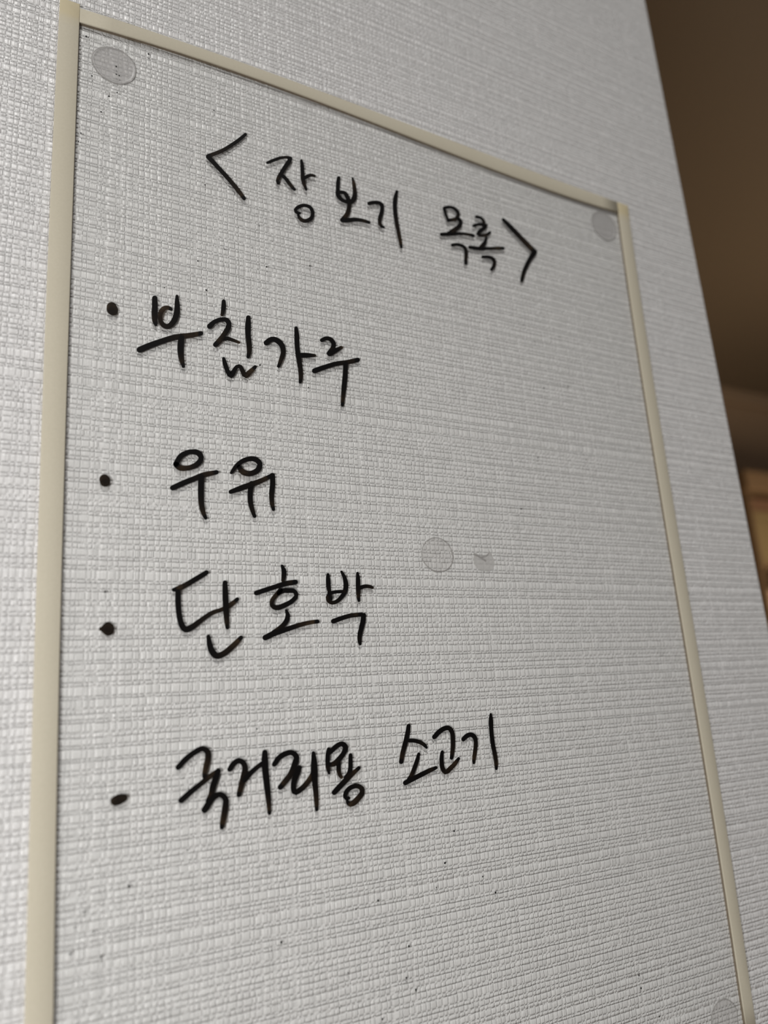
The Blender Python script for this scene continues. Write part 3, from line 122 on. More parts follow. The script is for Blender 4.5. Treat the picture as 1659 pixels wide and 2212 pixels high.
  [(92.26,39.41,92.44,39.43),(92.06,39.32,92.65,39.37),(91.9,39.14,92.81,39.22),(91.85,38.92,92.87,39.0),(91.77,38.28,92.97,38.38),(91.7,37.65,93.06,37.76),(91.66,37.04,93.1,37.12),(91.65,36.41,93.09,36.5),(91.68,35.75,93.08,35.91),(91.77,35.11,93.1,35.32),(91.9,34.49,93.13,34.71),(92.05,33.87,93.18,34.11),(92.22,33.27,93.26,33.51),(92.4,32.67,93.35,32.91),(92.58,32.08,93.45,32.3),(92.67,31.91,93.44,32.1),(92.84,31.81,93.34,31.93),(93.03,31.79,93.18,31.82)],
  [(96.37,40.17,96.49,40.24),(96.26,40.04,96.66,40.26),(96.21,39.88,96.83,40.21),(96.26,39.72,96.95,40.09),(96.49,39.17,97.32,39.62),(96.7,38.64,97.7,39.11),(96.85,38.12,98.01,38.54),(96.95,37.58,98.25,37.94),(97.01,37.04,98.43,37.32),(97.02,36.52,98.53,36.66),(96.99,35.99,98.52,35.98),(96.92,35.47,98.42,35.31),(96.79,34.97,98.21,34.63),(96.59,34.49,97.89,33.98),(96.33,34.01,97.49,33.4),(96.01,33.53,97.04,32.86),(95.63,33.08,96.57,32.36),(95.22,32.67,96.06,31.89),(94.78,32.3,95.5,31.44),(94.3,32.0,94.87,31.06),(93.83,31.78,94.15,30.74),(93.41,31.7,93.3,30.6),(93.04,31.81,92.46,30.8),(92.71,32.01,91.78,31.25),(92.5,32.31,91.41,31.95),(92.39,32.66,91.37,32.75),(92.56,33.01,91.73,33.48),(92.96,33.4,92.22,33.99),(93.08,33.6,92.43,34.13),(93.09,33.82,92.66,34.16),(93.0,34.0,92.87,34.1)],
  [(91.95,33.63,91.93,33.8),(92.07,33.45,91.98,34.01),(92.28,33.34,92.15,34.19),(92.54,33.33,92.39,34.3),(93.2,33.45,93.05,34.42),(93.85,33.57,93.71,34.55),(94.48,33.67,94.39,34.66),(95.12,33.75,95.09,34.73),(95.77,33.8,95.78,34.77),(96.44,33.84,96.45,34.79),(97.11,33.88,97.13,34.82),(97.36,33.95,97.37,34.78),(97.54,34.1,97.55,34.64),(97.63,34.3,97.63,34.46)],
  [(101.5,40.03,101.64,40.05),(101.34,39.95,101.8,40.01),(101.23,39.81,101.93,39.9),(101.19,39.63,101.99,39.74),(101.11,39.01,102.16,39.15),(101.03,38.4,102.31,38.54),(100.97,37.82,102.39,37.91),(100.92,37.24,102.38,37.27),(100.88,36.64,102.32,36.65),(100.85,36.02,102.26,36.05),(100.82,35.41,102.21,35.45),(100.81,34.8,102.17,34.85),(100.8,34.18,102.13,34.25),(100.83,33.57,102.09,33.66),(100.9,32.96,102.05,33.07),(101.01,32.36,102.01,32.47),(101.11,31.77,101.97,31.86),(101.17,31.6,101.93,31.68),(101.31,31.48,101.81,31.53),(101.49,31.43,101.64,31.45)],
  [(101.32,35.06,101.25,35.25),(101.51,34.88,101.27,35.51),(101.79,34.79,101.43,35.76),(102.11,34.83,101.7,35.93),(102.79,35.1,102.41,36.16),(103.42,35.34,103.18,36.4),(104.01,35.45,104.03,36.52),(104.63,35.43,104.87,36.47),(105.29,35.36,105.63,36.3),(105.97,35.24,106.32,36.04),(106.2,35.23,106.51,35.94),(106.4,35.31,106.61,35.77),(106.55,35.45,106.61,35.59)],
  [(92.67,25.75,92.59,25.96),(92.87,25.54,92.62,26.24),(93.18,25.43,92.79,26.52),(93.53,25.46,93.09,26.7),(94.18,25.69,93.73,26.91),(94.82,25.91,94.38,27.12),(95.45,26.12,95.05,27.33),(96.09,26.32,95.72,27.52),(96.75,26.51,96.4,27.71),(97.4,26.7,97.08,27.89),(98.04,26.86,97.78,28.06),(98.69,27.0,98.49,28.2),(99.34,27.11,99.22,28.31),(100.0,27.18,99.95,28.38),(100.69,27.24,100.66,28.43),(101.39,27.29,101.36,28.47),(102.09,27.35,102.06,28.52),(102.4,27.44,102.37,28.47),(102.63,27.64,102.61,28.31),(102.73,27.88,102.72,28.09)],
  [(102.77,28.4,103.05,28.38),(102.44,28.31,103.34,28.24),(102.15,28.09,103.54,27.97),(102.0,27.77,103.57,27.63),(101.88,27.16,103.48,27.0),(101.75,26.57,103.36,26.36),(101.6,26.0,103.18,25.7),(101.43,25.42,102.95,25.08),(101.24,24.82,102.72,24.48),(101.06,24.21,102.5,23.89),(100.86,23.62,102.28,23.29),(100.66,23.0,102.07,22.71),(100.49,22.35,101.9,22.16),(100.4,21.67,101.8,21.62),(100.4,21.01,101.75,21.05),(100.48,20.37,101.69,20.47),(100.66,19.76,101.63,19.87),(100.73,19.57,101.59,19.66),(100.9,19.44,101.46,19.5),(101.1,19.39,101.27,19.41)],
 ]),
 ('bullet_dot', 'elongated black bullet dot before the fourth list line', [
  [(35.74,-15.01,35.57,-14.67),(36.09,-15.34,35.54,-14.21),(36.57,-15.53,35.72,-13.78),(37.07,-15.48,36.11,-13.5),(37.54,-15.36,36.56,-13.28),(37.97,-15.22,37.07,-13.09),(38.35,-15.0,37.65,-13.06),(38.78,-14.73,38.21,-13.1),(39.12,-14.55,38.62,-13.11),(39.31,-14.23,38.98,-13.3),(39.33,-13.88,39.23,-13.59)],
 ]),
 ('handwritten_syllable', 'handwritten fourth-line syllable 국', [
  [(50.46,-8.94,50.3,-8.78),(50.73,-9.04,50.17,-8.53),(51.03,-9.03,50.17,-8.25),(51.28,-8.88,50.31,-7.99),(51.61,-8.55,50.63,-7.66),(51.94,-8.21,50.95,-7.33),(52.26,-7.88,51.28,-6.99),(52.58,-7.58,51.64,-6.64),(52.91,-7.29,52.02,-6.31),(53.27,-7.01,52.41,-6.01),(53.64,-6.74,52.81,-5.71),(54.02,-6.48,53.22,-5.43),(54.4,-6.24,53.65,-5.16),(54.8,-6.02,54.09,-4.91),(55.22,-5.8,54.54,-4.68),(55.65,-5.58,54.99,-4.46),(56.06,-5.39,55.47,-4.24),(56.42,-5.26,56.05,-4.05),(56.7,-5.24,56.77,-3.98),(56.94,-5.35,57.52,-4.19),(57.16,-5.56,58.16,-4.59),(57.29,-5.75,58.68,-5.2),(57.34,-5.97,58.88,-5.93),(57.33,-6.32,58.85,-6.55),(57.28,-6.76,58.77,-7.07),(57.22,-7.21,58.68,-7.58),(57.11,-7.63,58.55,-8.08),(56.98,-8.06,58.4,-8.56),(56.84,-8.53,58.24,-9.0),(56.72,-9.01,58.11,-9.43),(56.64,-9.5,57.96,-9.87),(56.58,-10.01,57.83,-10.29),(56.55,-10.52,57.73,-10.72),(56.56,-11.02,57.68,-11.17),(56.61,-11.28,57.59,-11.41),(56.77,-11.48,57.41,-11.57),(56.99,-11.6,57.18,-11.63)],
  [(51.06,-16.38,50.9,-16.2),(51.33,-16.53,50.8,-15.93),(51.65,-16.56,50.83,-15.63),(51.94,-16.44,51.01,-15.39),(52.32,-16.15,51.39,-15.11),(52.69,-15.85,51.77,-14.82),(53.06,-15.56,52.16,-14.54),(53.43,-15.27,52.55,-14.25),(53.8,-14.98,52.95,-13.97),(54.18,-14.71,53.35,-13.69),(54.57,-14.43,53.77,-13.42),(54.96,-14.16,54.18,-13.16),(55.37,-13.9,54.6,-12.9),(55.77,-13.63,55.02,-12.64),(56.18,-13.36,55.43,-12.39),(56.6,-13.09,55.85,-12.13),(57.01,-12.81,56.25,-11.86),(57.42,-12.54,56.66,-11.58),(57.84,-12.27,57.07,-11.31),(58.25,-12.0,57.49,-11.03),(58.66,-11.74,57.91,-10.75),(59.07,-11.49,58.36,-10.49),(59.49,-11.24,58.82,-10.24),(59.92,-11.01,59.29,-10.01),(60.37,-10.78,59.76,-9.8),(60.82,-10.54,60.23,-9.59),(61.02,-10.37,60.49,-9.53),(61.09,-10.14,60.75,-9.59),(61.06,-9.91,60.95,-9.74)],
  [(60.63,-9.45,60.85,-9.54),(60.34,-9.44,61.07,-9.73),(60.06,-9.57,61.19,-10.02),(59.89,-9.81,61.16,-10.32),(59.68,-10.25,61.02,-10.78),(59.48,-10.69,60.87,-11.25),(59.28,-11.13,60.72,-11.72),(59.1,-11.57,60.56,-12.18),(58.91,-12.0,60.37,-12.64),(58.72,-12.45,60.18,-13.08),(58.54,-12.92,60.0,-13.51),(58.37,-13.41,59.85,-13.92),(58.25,-13.92,59.73,-14.34),(58.17,-14.39,59.61,-14.81),(58.08,-14.82,59.46,-15.31),(57.94,-15.22,59.27,-15.81),(57.75,-15.62,59.05,-16.27),(57.54,-16.03,58.84,-16.7),(57.33,-16.46,58.63,-17.12),(57.27,-16.77,58.41,-17.35),(57.37,-17.07,58.11,-17.45),(57.58,-17.3,57.8,-17.41)],
  [(56.77,-19.29,56.55,-19.14),(57.1,-19.37,56.35,-18.87),(57.43,-19.3,56.29,-18.55),(57.69,-19.09,56.4,-18.23),(57.96,-18.71,56.66,-17.86),(58.22,-18.33,56.91,-17.47),(58.48,-17.97,57.19,-17.08),(58.74,-17.63,57.5,-16.69),(59.03,-17.28,57.81,-16.33),(59.31,-16.94,58.15,-15.96),(59.58,-16.65,58.55,-15.59),(59.86,-16.43,59.05,-15.26),(60.2,-16.29,59.62,-15.03),(60.55,-16.21,60.25,-14.89),(60.83,-16.21,61.01,-14.9),(61.04,-16.31,61.76,-15.2),(61.26,-16.53,62.35,-15.67),(61.43,-16.77,62.8,-16.25),(61.5,-17.03,63.05,-16.94),(61.5,-17.35,63.06,-17.57),(61.45,-17.77,63.0,-18.1),(61.37,-18.23,62.91,-18.57),(61.31,-18.69,62.84,-19.05),(61.23,-19.13,62.75,-19.53),(61.14,-19.57,62.63,-20.01),(61.04,-20.03,62.51,-20.46),(60.95,-20.49,62.39,-20.91),(60.86,-20.94,62.26,-21.36),(60.78,-21.41,62.12,-21.8),(60.71,-21.89,61.99,-22.23),(60.68,-22.38,61.87,-22.65),(60.68,-22.87,61.75,-23.09),(60.71,-23.11,61.66,-23.31),(60.86,-23.31,61.47,-23.44),(61.06,-23.44,61.25,-23.48)],
 ]),
 ('handwritten_syllable', 'handwritten fourth-line syllable 거', [
  [(63.18,-10.52,62.99,-10.4),(63.47,-10.58,62.82,-10.17),(63.76,-10.52,62.76,-9.89),(63.99,-10.33,62.85,-9.61),(64.27,-9.92,63.13,-9.2),(64.52,-9.55,63.44,-8.76),(64.8,-9.26,63.85,-8.33),(65.15,-9.02,64.31,-7.96),(65.48,-8.85,64.89,-7.63),(65.72,-8.8,65.69,-7.47),(65.95,-8.88,66.51,-7.69),(66.23,-9.05,67.17,-8.11),(66.42,-9.29,67.68,-8.69),(66.52,-9.6,67.97,-9.34),(66.57,-9.98,68.1,-9.97),(66.55,-10.35,68.11,-10.6),(66.44,-10.74,68.01,-11.19),(66.3,-11.18,67.86,-11.7),(66.14,-11.65,67.72,-12.17),(66.01,-12.12,67.56,-12.65),(65.88,-12.58,67.38,-13.12),(65.74,-13.05,67.19,-13.58),(65.6,-13.53,67.0,-14.03),(65.47,-14.01,66.83,-14.47),(65.35,-14.49,66.66,-14.93),(65.23,-14.97,66.49,-15.38),(65.12,-15.45,66.32,-15.84),(65.01,-15.92,66.16,-16.3),(65.0,-16.18,66.02,-16.52),(65.13,-16.42,65.78,-16.64),(65.33,-16.58,65.53,-16.64)],
  [(66.72,-13.3,66.53,-13.13),(67.01,-13.41,66.39,-12.86),(67.34,-13.4,66.39,-12.56),(67.63,-13.24,66.55,-12.29),(67.98,-12.87,66.94,-11.95),(68.32,-12.5,67.33,-11.62),(68.66,-12.15,67.74,-11.27),(69.02,-11.82,68.16,-10.94),(69.41,-11.5,68.59,-10.62),(69.81,-11.19,69.03,-10.31),(70.22,-10.89,69.48,-10.01),(70.64,-10.61,69.94,-9.71),(71.09,-10.34,70.4,-9.43),(71.55,-10.08,70.87,-9.16),(72.01,-9.81,71.33,-8.89),(72.2,-9.63,71.59,-8.81),(72.26,-9.39,71.87,-8.86),(72.21,-9.15,72.09,-8.99)],
  [(72.44,-6.09,72.68,-6.11),(72.16,-6.17,72.96,-6.23),(71.94,-6.37,73.17,-6.47),(71.85,-6.66,73.24,-6.78),(71.76,-7.16,73.28,-7.29),(71.68,-7.66,73.33,-7.8),(71.61,-8.17,73.37,-8.3),(71.59,-8.69,73.4,-8.79),(71.58,-9.2,73.41,-9.29),(71.59,-9.71,73.42,-9.79),(71.61,-10.22,73.42,-10.28),(71.64,-10.74,73.43,-10.78),(71.68,-11.25,73.45,-11.27),(71.73,-11.76,73.48,-11.76),(71.78,-12.27,73.52,-12.26),(71.84,-12.78,73.56,-12.75),(71.9,-13.28,73.6,-13.25),(71.97,-13.78,73.64,-13.76),(72.03,-14.27,73.67,-14.26),(72.09,-14.77,73.71,-14.77),(72.14,-15.26,73.74,-15.27),(72.2,-15.76,73.77,-15.77),(72.26,-16.26,73.8,-16.27),(72.32,-16.75,73.82,-16.77),(72.37,-17.24,73.84,-17.27),(72.43,-17.74,73.86,-17.77),(72.48,-18.23,73.86,-18.27),(72.54,-18.71,73.86,-18.77),(72.6,-19.2,73.85,-19.27),(72.65,-19.7,73.82,-19.76),(72.71,-20.19,73.8,-20.26),(72.76,-20.68,73.77,-20.75),(72.82,-21.18,73.75,-21.23),(72.88,-21.38,73.7,-21.43),(73.03,-21.53,73.56,-21.56),(73.21,-21.61,73.38,-21.62)],
 ]),
 ('handwritten_syllable', 'handwritten fourth-line syllable 리', [
  [(74.66,-10.3,74.47,-10.17),(74.93,-10.37,74.32,-9.95),(75.23,-10.33,74.29,-9.67),(75.47,-10.16,74.41,-9.41),(75.81,-9.76,74.72,-9.01),(76.14,-9.37,75.03,-8.59),(76.46,-9.03,75.4,-8.15),(76.79,-8.75,75.87,-7.74),(77.18,-8.53,76.4,-7.4),(77.62,-8.34,76.97,-7.13),(78.09,-8.19,77.56,-6.92),(78.58,-8.06,78.16,-6.77),(79.06,-7.96,78.81,-6.66),(79.44,-7.93,79.58,-6.66),(79.74,-8.04,80.39,-6.9),(80.01,-8.26,81.06,-7.34),(80.19,-8.5,81.6,-7.95),(80.22,-8.7,81.84,-8.76),(80.13,-8.99,81.7,-9.48),(79.94,-9.4,81.47,-10.02),(79.72,-9.87,81.25,-10.49),(79.52,-10.35,81.04,-10.96),(79.32,-10.8,80.8,-11.44),(79.11,-11.24,80.54,-11.92),(78.88,-11.66,80.25,-12.39),(78.63,-12.06,79.93,-12.86),(78.34,-12.42,79.57,-13.3),(78.01,-12.78,79.19,-13.71),(77.65,-13.13,78.81,-14.09),(77.28,-13.5,78.43,-14.45),(76.92,-13.86,78.05,-14.81),(76.56,-14.22,77.65,-15.17),(76.19,-14.59,77.26,-15.51),(75.82,-14.95,76.87,-15.85),(75.67,-15.21,76.59,-16.0),(75.67,-15.5,76.27,-16.02),(75.8,-15.75,75.98,-15.91)],
  [(81.9,-10.6,82.12,-10.71),(81.6,-10.57,82.33,-10.92),(81.3,-10.67,82.42,-11.2),(81.09,-10.89,82.35,-11.49),(80.81,-11.33,82.13,-11.95),(80.54,-11.76,81.91,-12.41),(80.28,-12.2,81.67,-12.88),(80.02,-12.64,81.42,-13.32),(79.76,-13.11,81.19,-13.74),(79.54,-13.61,80.99,-14.15),(79.37,-14.12,80.82,-14.59),(79.23,-14.65,80.67,-15.02),(79.14,-15.22,80.57,-15.43),(79.13,-15.81,80.56,-15.85),(79.18,-16.4,80.62,-16.27),(79.45,-17.2,80.64,-16.46),(80.53,-17.73,80.47,-16.38),(81.4,-17.46,80.62,-16.27),(81.91,-17.18,81.05,-16.04),(82.4,-16.9,81.5,-15.8),(82.88,-16.58,81.91,-15.54),(83.33,-16.24,82.31,-15.25),(83.75,-15.87,82.7,-14.94),(84.16,-15.49,83.07,-14.61),(84.55,-15.09,83.42,-14.26),(84.9,-14.67,83.76,-13.9),(85.23,-14.21,84.07,-13.54),(85.5,-13.72,84.36,-13.16),(85.7,-13.22,84.65,-12.75),(85.9,-12.75,84.94,-12.31),(85.94,-12.53,85.1,-12.15),(85.87,-12.32,85.32,-12.07),(85.72,-12.17,85.55,-12.09)],
  [(85.63,-7.46,85.82,-7.46),(85.42,-7.53,86.03,-7.54),(85.27,-7.7,86.2,-7.7),(85.22,-7.91,86.27,-7.92),(85.15,-8.44,86.38,-8.45),(85.09,-8.95,86.49,-8.97),(85.03,-9.47,86.59,-9.5),(84.98,-9.97,86.66,-10.04),(84.93,-10.48,86.71,-10.57),(84.89,-10.99,86.75,-11.09),(84.85,-11.51,86.77,-11.62),(84.84,-12.02,86.78,-12.14),(84.84,-12.53,86.77,-12.66),(84.85,-13.05,86.74,-13.18),(84.87,-13.56,86.69,-13.69),(84.89,-14.09,86.65,-14.19),(84.93,-14.62,86.62,-14.69),(84.97,-15.15,86.62,-15.19),(85.02,-15.68,86.63,-15.69),(85.08,-16.2,86.65,-16.2),(85.14,-16.71,86.67,-16.71),(85.19,-17.21,86.69,-17.24),(85.24,-17.71,86.69,-17.76),(85.28,-18.22,86.69,-18.28),(85.31,-18.72,86.68,-18.79),(85.34,-19.22,86.67,-19.3),(85.37,-19.73,86.64,-19.82),(85.41,-20.23,86.6,-20.33),(85.45,-20.74,86.54,-20.84),(85.49,-21.25,86.47,-21.34),(85.52,-21.75,86.41,-21.84),(85.57,-21.94,86.35,-22.01),(85.7,-22.08,86.21,-22.13),(85.88,-22.16,86.03,-22.18)],
 ]),
 ('handwritten_syllable', 'handwritten fourth-line syllable 용', [
  [(90.1,-6.82,90.28,-6.86),(89.87,-6.85,90.47,-6.98),(89.67,-6.98,90.6,-7.18),(89.55,-7.18,90.61,-7.4),(89.39,-7.71,90.52,-7.95),(89.22,-8.25,90.44,-8.49),(89.09,-8.81,90.37,-9.0),(89.02,-9.38,90.32,-9.52),(88.98,-9.95,90.29,-10.05),(88.98,-10.51,90.27,-10.58),(88.99,-11.08,90.27,-11.11),(89.02,-11.65,90.28,-11.64),(89.11,-12.23,90.29,-12.16),(89.31,-12.79,90.29,-12.69),(89.55,-13.32,90.29,-13.23),(89.63,-13.47,90.28,-13.39),(89.77,-13.57,90.19,-13.52),(89.93,-13.6,90.06,-13.59)],
  [(89.6,-8.73,89.46,-8.57),(89.85,-8.86,89.38,-8.34),(90.15,-8.88,89.43,-8.08),(90.43,-8.78,89.62,-7.87),(90.92,-8.49,90.07,-7.54),(91.41,-8.19,90.51,-7.22),(91.89,-7.85,90.94,-6.89),(92.31,-7.52,91.41,-6.54),(92.73,-7.27,91.96,-6.2),(93.2,-7.07,92.56,-5.92),(93.63,-6.93,93.24,-5.68),(93.89,-6.9,94.18,-5.6),(94.03,-7.03,95.09,-6.03),(94.16,-7.21,95.69,-6.72),(94.2,-7.37,95.81,-7.59),(94.1,-7.67,95.48,-8.27),(93.87,-8.08,95.11,-8.76),(93.58,-8.48,94.75,-9.23),(93.23,-8.83,94.35,-9.68),(92.83,-9.18,93.94,-10.09),(92.41,-9.52,93.53,-10.48),(92.0,-9.86,93.11,-10.87),(91.6,-10.14,92.64,-11.27),(91.24,-10.36,92.02,-11.62),(90.89,-10.49,91.26,-11.83),(90.67,-10.61,90.3,-11.74),(90.24,-10.56,89.75,-11.15),(90.05,-10.49,89.62,-11.01),(89.85,-10.5,89.57,-10.84),(89.69,-10.58,89.61,-10.68)],
  [(92.74,-10.44,92.97,-10.46),(92.47,-10.51,93.22,-10.58),(92.26,-10.68,93.41,-10.8),(92.16,-10.94,93.46,-11.07),(92.11,-11.46,93.44,-11.6),(92.05,-12.0,93.41,-12.11),(92.05,-12.56,93.4,-12.6),(92.11,-13.13,93.4,-13.09),(92.26,-13.75,93.42,-13.51),(92.6,-14.33,93.58,-13.91),(92.99,-14.8,93.86,-14.36),(93.17,-14.95,93.94,-14.56),(93.41,-15.02,93.9,-14.77),(93.62,-15.0,93.77,-14.92)],
  [(96.31,-8.81,96.52,-8.82),(96.08,-8.87,96.74,-8.92),(95.89,-9.03,96.91,-9.11),(95.81,-9.26,96.97,-9.35),(95.74,-9.81,96.97,-9.9),(95.68,-10.35,96.96,-10.46),(95.62,-10.89,96.95,-11.01),(95.59,-11.44,96.91,-11.56),(95.55,-11.97,96.86,-12.12),(95.48,-12.47,96.78,-12.7),(95.33,-12.96,96.7,-13.28),(95.15,-13.37,96.55,-13.91),(94.93,-13.69,96.17,-14.51),(94.58,-14.01,95.65,-14.94),(94.17,-14.38,95.16,-15.29),(93.99,-14.62,94.87,-15.43),(93.97,-14.9,94.54,-15.43),(94.08,-15.15,94.26,-15.31)],
  [(90.67,-18.61,90.49,-18.44),(90.96,-18.74,90.37,-18.17),(91.31,-18.75,90.4,-17.88),(91.63,-18.61,90.59,-17.62),(92.08,-18.28,91.02,-17.27),(92.54,-17.95,91.45,-16.91),(93.0,-17.61,91.89,-16.56),(93.46,-17.27,92.33,-16.21),(93.91,-16.92,92.78,-15.86),(94.36,-16.57,93.23,-15.51),(94.8,-16.22,93.69,-15.16),(95.24,-15.87,94.17,-14.81),(95.69,-15.53,94.67,-14.48),(96.13,-15.19,95.18,-14.17),(96.59,-14.84,95.7,-13.87),(97.06,-14.49,96.21,-13.57),(97.53,-14.15,96.73,-13.27),(98.01,-13.8,97.24,-12.96),(98.49,-13.46,97.76,-12.66),(98.97,-13.12,98.27,-12.35),(99.14,-12.94,98.52,-12.26),(99.18,-12.72,98.78,-12.28),(99.11,-12.52,98.99,-12.39)],
  [(95.63,-19.78,95.67,-19.94),(95.5,-19.61,95.62,-20.14),(95.29,-19.48,95.46,-20.3),(95.02,-19.45,95.22,-20.38),(94.71,-19.52,94.31,-20.43),(94.79,-19.45,93.59,-19.68),(94.84,-19.18,93.56,-18.91),(95.0,-18.83,93.81,-18.28),(95.25,-18.49,94.21,-17.76),(95.59,-18.22,94.72,-17.31),(96.01,-18.01,95.32,-16.96),(96.48,-17.87,95.98,-16.71),(96.98,-17.77,96.69,-16.56),(97.46,-17.74,97.46,-16.53),(97.86,-17.81,98.29,-16.66),(98.21,-18.0,99.07,-17.02),(98.44,-18.21,99.75,-17.59),(98.5,-18.41,100.06,-18.42),(98.43,-18.69,99.9,-19.17),(98.23,-19.01,99.55,-19.79),(97.9,-19.3,99.08,-20.27),(97.47,-19.62,98.62,-20.66),(97.0,-19.96,98.19,-21.02),(96.57,-20.28,97.75,-21.41),(96.2,-20.52,97.18,-21.81),(95.83,-20.67,96.44,-22.07),(95.62,-20.78,95.45,-22.14),(95.5,-20.84,94.54,-21.56),(95.18,-20.55,94.31,-20.87),(95.03,-20.39,94.26,-20.67),(94.82,-20.3,94.32,-20.48),(94.61,-20.3,94.46,-20.36)],
 ]),
 ('handwritten_syllable', 'handwritten fourth-line syllable 소', [
  [(114.82,-2.44,115.05,-2.48),(114.53,-2.48,115.29,-2.62),(114.28,-2.63,115.44,-2.85),(114.13,-2.87,115.45,-3.12),(113.96,-3.43,115.31,-3.69),(113.79,-3.99,115.18,-4.26),(113.62,-4.53,115.04,-4.84),(113.44,-5.07,114.87,-5.42),(113.24,-5.6,114.67,-5.98),(113.03,-6.14,114.47,-6.54),(112.81,-6.67,114.26,-7.09),(112.59,-7.21,114.04,-7.63),(112.38,-7.75,113.83,-8.18),(112.16,-8.28,113.59,-8.72),(111.94,-8.81,113.36,-9.25),(111.72,-9.36,113.13,-9.77),(111.52,-9.91,112.92,-10.29),(111.34,-10.48,112.74,-10.81),(111.19,-11.05,112.58,-11.34),(111.06,-11.6,112.43,-11.88),(110.92,-12.15,112.27,-12.43),(110.93,-12.42,112.12,-12.67),(111.09,-12.66,111.86,-12.82),(111.33,-12.81,111.57,-12.86)],
  [(113.82,-6.93,113.84,-6.75),(113.91,-7.15,113.96,-6.55),(114.11,-7.33,114.2,-6.4),(114.4,-7.41,114.5,-6.36),(115.11,-7.48,115.22,-6.4),(115.78,-7.55,115.98,-6.46),(116.42,-7.67,116.76,-6.6),(117.05,-7.84,117.51,-6.81),(117.66,-8.05,118.24,-7.09),(118.22,-8.3,118.93,-7.44),(118.74,-8.62,119.57,-7.86),(119.21,-8.95,120.12,-8.4),(119.67,-9.36,120.38,-9.04),(119.8,-9.48,120.43,-9.2),(119.98,-9.53,120.39,-9.35),(120.16,-9.52,120.28,-9.46)],
  [(117.44,-10.26,117.6,-10.31),(117.22,-10.27,117.77,-10.43),(117.01,-10.36,117.86,-10.61),(116.88,-10.53,117.84,-10.81),(116.61,-11.05,117.66,-11.36),(116.34,-11.57,117.48,-11.92),(116.08,-12.07,117.27,-12.48),(115.81,-12.58,117.02,-13.02),(115.53,-13.08,116.75,-13.55),(115.25,-13.58,116.46,-14.07),(114.96,-14.09,116.18,-14.58),(114.67,-14.59,115.89,-15.09),(114.38,-15.08,115.59,-15.6),(114.09,-15.54,115.26,-16.12),(113.78,-15.97,114.85,-16.63),(113.4,-16.37,114.36,-17.07),(112.99,-16.8,113.88,-17.46),(112.86,-17.0,113.65,-17.59),(112.86,-17.23,113.37,-17.61),(112.98,-17.42,113.13,-17.54)],
  [(111.8,-18.13,111.69,-17.92),(112.05,-18.33,111.68,-17.64),(112.4,-18.44,111.83,-17.37),(112.77,-18.4,112.13,-17.19),(113.38,-18.2,112.74,-16.99),(114.0,-18.0,113.35,-16.79),(114.61,-17.8,113.97,-16.58),(115.22,-17.61,114.6,-16.39),(115.84,-17.41,115.23,-16.2),(116.46,-17.22,115.86,-16.01),(117.08,-17.02,116.5,-15.83),(117.72,-16.83,117.13,-15.64),(118.35,-16.63,117.76,-15.45),(118.98,-16.43,118.39,-15.26),(119.62,-16.24,119.03,-15.06),(120.24,-16.04,119.69,-14.87),(120.86,-15.84,120.36,-14.71),(121.49,-15.63,121.04,-14.58),(122.12,-15.41,121.73,-14.47),(122.77,-15.2,122.41,-14.35),(122.99,-15.09,122.68,-14.34),(123.12,-14.91,122.92,-14.42),(123.13,-14.72,123.07,-14.57)],
 ]),
 ('handwritten_syllable', 'handwritten fourth-line syllable 고', [
  [(122.47,-7.04,122.28,-6.88),(122.77,-7.15,122.16,-6.63),(123.13,-7.13,122.18,-6.35),(123.45,-6.98,122.37,-6.09),(123.97,-6.58,122.87,-5.67),(124.46,-6.2,123.39,-5.24),(124.96,-5.87,124.0,-4.82),(125.51,-5.58,124.65,-4.46),(126.07,-5.31,125.33,-4.14),(126.62,-5.11,126.11,-3.87),(127.16,-5.01,126.98,-3.69),(127.55,-4.99,128.04,-3.72),(127.81,-5.13,128.98,-4.22),(128.07,-5.46,129.5,-4.89),(128.27,-5.88,129.79,-5.58),(128.34,-6.36,129.91,-6.27),(128.34,-6.9,129.91,-6.91),(128.32,-7.46,129.89,-7.52),(128.29,-8.03,129.85,-8.13),(128.23,-8.59,129.77,-8.73),(128.15,-9.16,129.67,-9.32),(128.07,-9.72,129.56,-9.91),(127.97,-10.28,129.42,-10.5),(127.86,-10.84,129.25,-11.09),(127.74,-11.4,129.05,-11.66),(127.63,-11.97,128.84,-12.22),(127.51,-12.54,128.61,-12.77),(127.51,-12.76,128.48,-12.96),(127.64,-12.95,128.27,-13.08),(127.83,-13.06,128.03,-13.1)],
  [(125.18,-10.3,125.36,-10.34),(124.96,-10.33,125.54,-10.44),(124.76,-10.44,125.66,-10.62),(124.64,-10.62,125.67,-10.82),(124.4,-11.17,125.59,-11.4),(124.18,-11.75,125.52,-11.96),(124.04,-12.34,125.46,-12.51),(123.95,-12.94,125.39,-13.05),(123.91,-13.55,125.37,-13.59),(123.92,-14.16,125.4,-14.13),(123.98,-14.8,125.46,-14.64),(124.17,-15.46,125.61,-15.09),(124.53,-16.13,125.84,-15.48),(125.41,-16.85,125.89,-15.64),(126.69,-16.67,125.9,-15.55),(127.35,-16.21,126.29,-15.26),(127.86,-15.84,126.86,-14.88),(128.41,-15.49,127.44,-14.53),(128.99,-15.1,127.97,-14.19),(129.52,-14.66,128.48,-13.84),(129.99,-14.19,129.0,-13.48),(130.41,-13.7,129.54,-13.09),(130.83,-13.23,130.08,-12.7),(130.94,-13.06,130.27,-12.59),(130.94,-12.87,130.51,-12.57),(130.84,-12.72,130.71,-12.63)],
 ]),
 ('handwritten_syllable', 'handwritten fourth-line syllable 기', [
